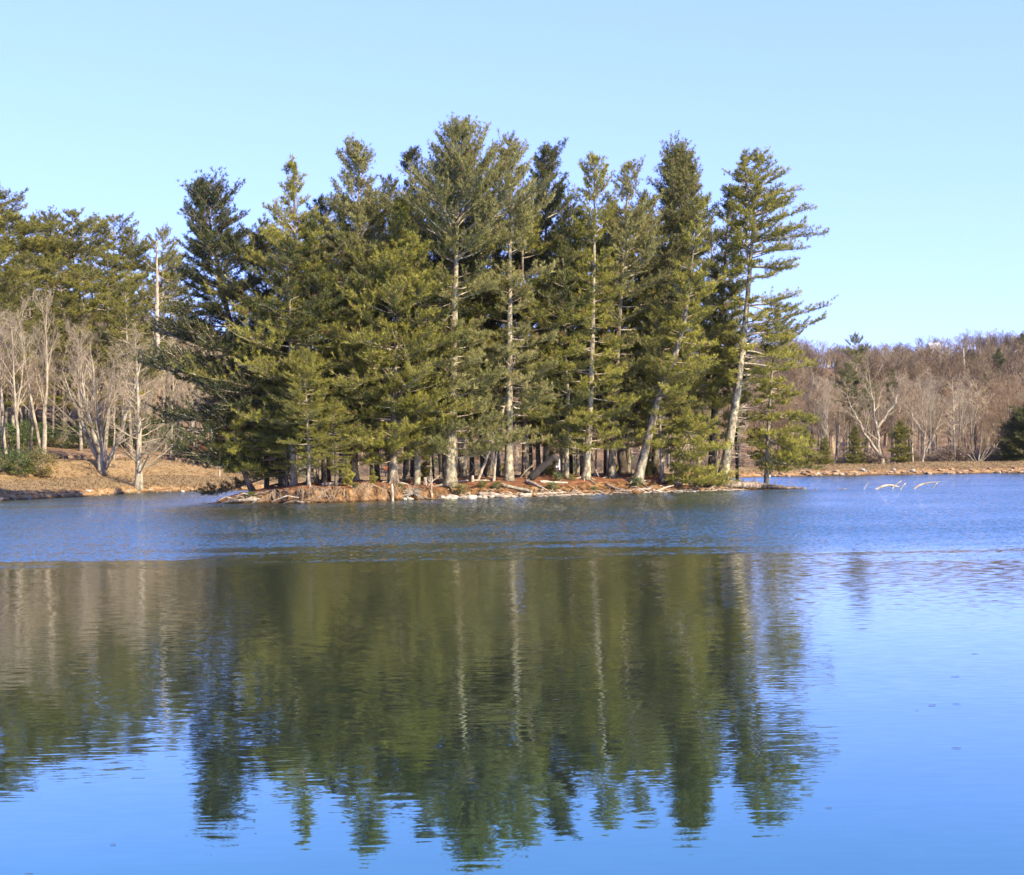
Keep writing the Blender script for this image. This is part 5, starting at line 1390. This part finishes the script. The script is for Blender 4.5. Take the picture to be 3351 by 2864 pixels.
def skin_body(name, mat, verts, edges, radii):
    me = bpy.data.meshes.new(name); me.from_pydata(verts, edges, []); ob = bpy.data.objects.new(name, me); COL.objects.link(ob)
    md = ob.modifiers.new("skin", 'SKIN')
    for v, r in zip(me.skin_vertices[0].data, radii): v.radius = (r, r)
    me.skin_vertices[0].data[0].use_root = True
    sb = ob.modifiers.new("sub", 'SUBSURF'); sb.levels = 1; sb.render_levels = 1
    me.materials.append(mat)
    return ob
pr = thing("person", (p[0] + .1, p[1], gz), "person in a bright orange jacket seated on the dark far-shore bench", "person")
# seated figure facing the water beyond, its back to us
body = skin_body("body", M_JEANS, [(0, 0, .52), (0, -.02, .75), (0, -.03, .98), (0, -.01, 1.12), (0, .02, 1.2), (0, .03, 1.3), (.1, .02, .52), (.14, .42, .5), (.14, .46, .08), (.14, .58, .05), (-.1, .02, .52), (-.14, .42, .5), (-.14, .46, .08), (-.14, .58, .05)],
                 [(0, 1), (1, 2), (2, 3), (3, 4), (4, 5), (0, 6), (6, 7), (7, 8), (8, 9), (0, 10), (10, 11), (11, 12), (12, 13)], [.14, .14, .15, .07, .08, .09, .1, .075, .05, .04, .1, .075, .05, .04])
body.parent = pr
jk = skin_body("jacket", M_ORANGE, [(0, -.01, .5), (0, -.02, .75), (0, -.03, .98), (0, -.01, 1.08), (.2, -.02, 1.02), (.27, .04, .78), (.17, .26, .64), (-.2, -.02, 1.02), (-.27, .04, .78), (-.17, .26, .64)],
               [(0, 1), (1, 2), (2, 3), (2, 4), (4, 5), (5, 6), (2, 7), (7, 8), (8, 9)], [.19, .19, .19, .1, .08, .07, .06, .08, .07, .06])
jk.parent = pr
hr = skin_body("hair", M_HAIR, [(0, .0, 1.19), (0, 0, 1.28), (0, .01, 1.34)], [(0, 1), (1, 2)], [.09, .105, .08]); hr.parent = pr
for sx in (-1, 1):
    hd = skin_body("hand", M_SKIN, [(sx * .17, .27, .63), (sx * .13, .33, .6), (sx * .1, .37, .58)], [(0, 1), (1, 2)], [.035, .04, .02]); hd.parent = pr

d = 168.0; p = P(1830, 1545, d); gz = ground_at(p[0], p[1])
M_WHITE = plain_mat("white_paint", (0.7, 0.7, 0.68), .5, .05); M_GREYP = plain_mat("grey_panel", (0.3, 0.3, 0.31), .5, .05)
sg = thing("sign", (p[0], p[1], gz), "small white-edged sign on a thin white post beyond the island", "sign")
part("post", boxm("post", M_WHITE, [((.06, 0, .75), (.08, .08, 1.5))]), sg)
pn = part("panel", boxm("panel", M_GREYP, [((-.12, -.05, .85), (.3, .03, .5))]), sg)
part("edge_strip", boxm("edge_strip", M_WHITE, [((-.3, -.06, .85), (.07, .05, .52))]), pn)

# ridge: a pale building and a pale outcrop
x, y = at_s(3062, 560); gz = ground_at(x, y)
h = thing("house", (x, y, gz + 3.5), "tiny pale house showing on the far ridge line", "house", scale=0.65)
part("wall", boxm("wall", plain_mat("pale_wall", (.55, .5, .46), .8, .05), [((0, 0, 2.0), (8, 7, 8))]), h)
m = MB(); m.add([(-4.4, -4, 6), (4.4, -4, 6), (4.4, 4, 6), (-4.4, 4, 6), (-4.4, 0, 8.6), (4.4, 0, 8.6)], tris=[(0, 4, 3), (1, 2, 5)], quads=[(0, 1, 5, 4), (2, 3, 4, 5), (0, 3, 2, 1)])
part("roof", m.mesh("roof", plain_mat("grey_roof", (.3, .29, .29)), smooth=False), h)
for wx in (-2, 2):
    part("window", boxm("window", M_GREYP, [((wx, -3.52, 4), (1.2, .06, 1.6))]), h)
for i, (px, py, sc, lab) in enumerate([(2862, 1172, 5, "pale rock outcrop on the hillside behind the lone skyline pine"), (2895, 1172, 5.5, "paler widest ledge of the hillside outcrop"), (2925, 1171, 4, "small end ledge of the hillside outcrop away from the lone pine")]):
    x, y = at_s(px, 455 + 6 * i); p = [x, y, ground_at(x, y) + 2.5]
    solo("rock_outcrop", ROCKS[i], tuple(p), lab, "rock", "outcrop ledges on the far hillside", (0, 0, i), (sc * 1.3, sc, sc * 1.9))

# faint winter haze over the whole scene
m, n, l = new_mat("haze_air")
pv = n.new('ShaderNodeVolumePrincipled')
pv.inputs['Color'].default_value = (0.78, 0.86, 1.0, 1)
pv.inputs['Density'].default_value = 0.00003
o = n.new('ShaderNodeOutputMaterial'); l.new(pv.outputs[0], o.inputs['Volume'])
hz = link(bpy.data.objects.new("haze", boxm("haze", m, [((0, 480, 39), (1600, 1160, 84))])))
tag(hz, kind="stuff")
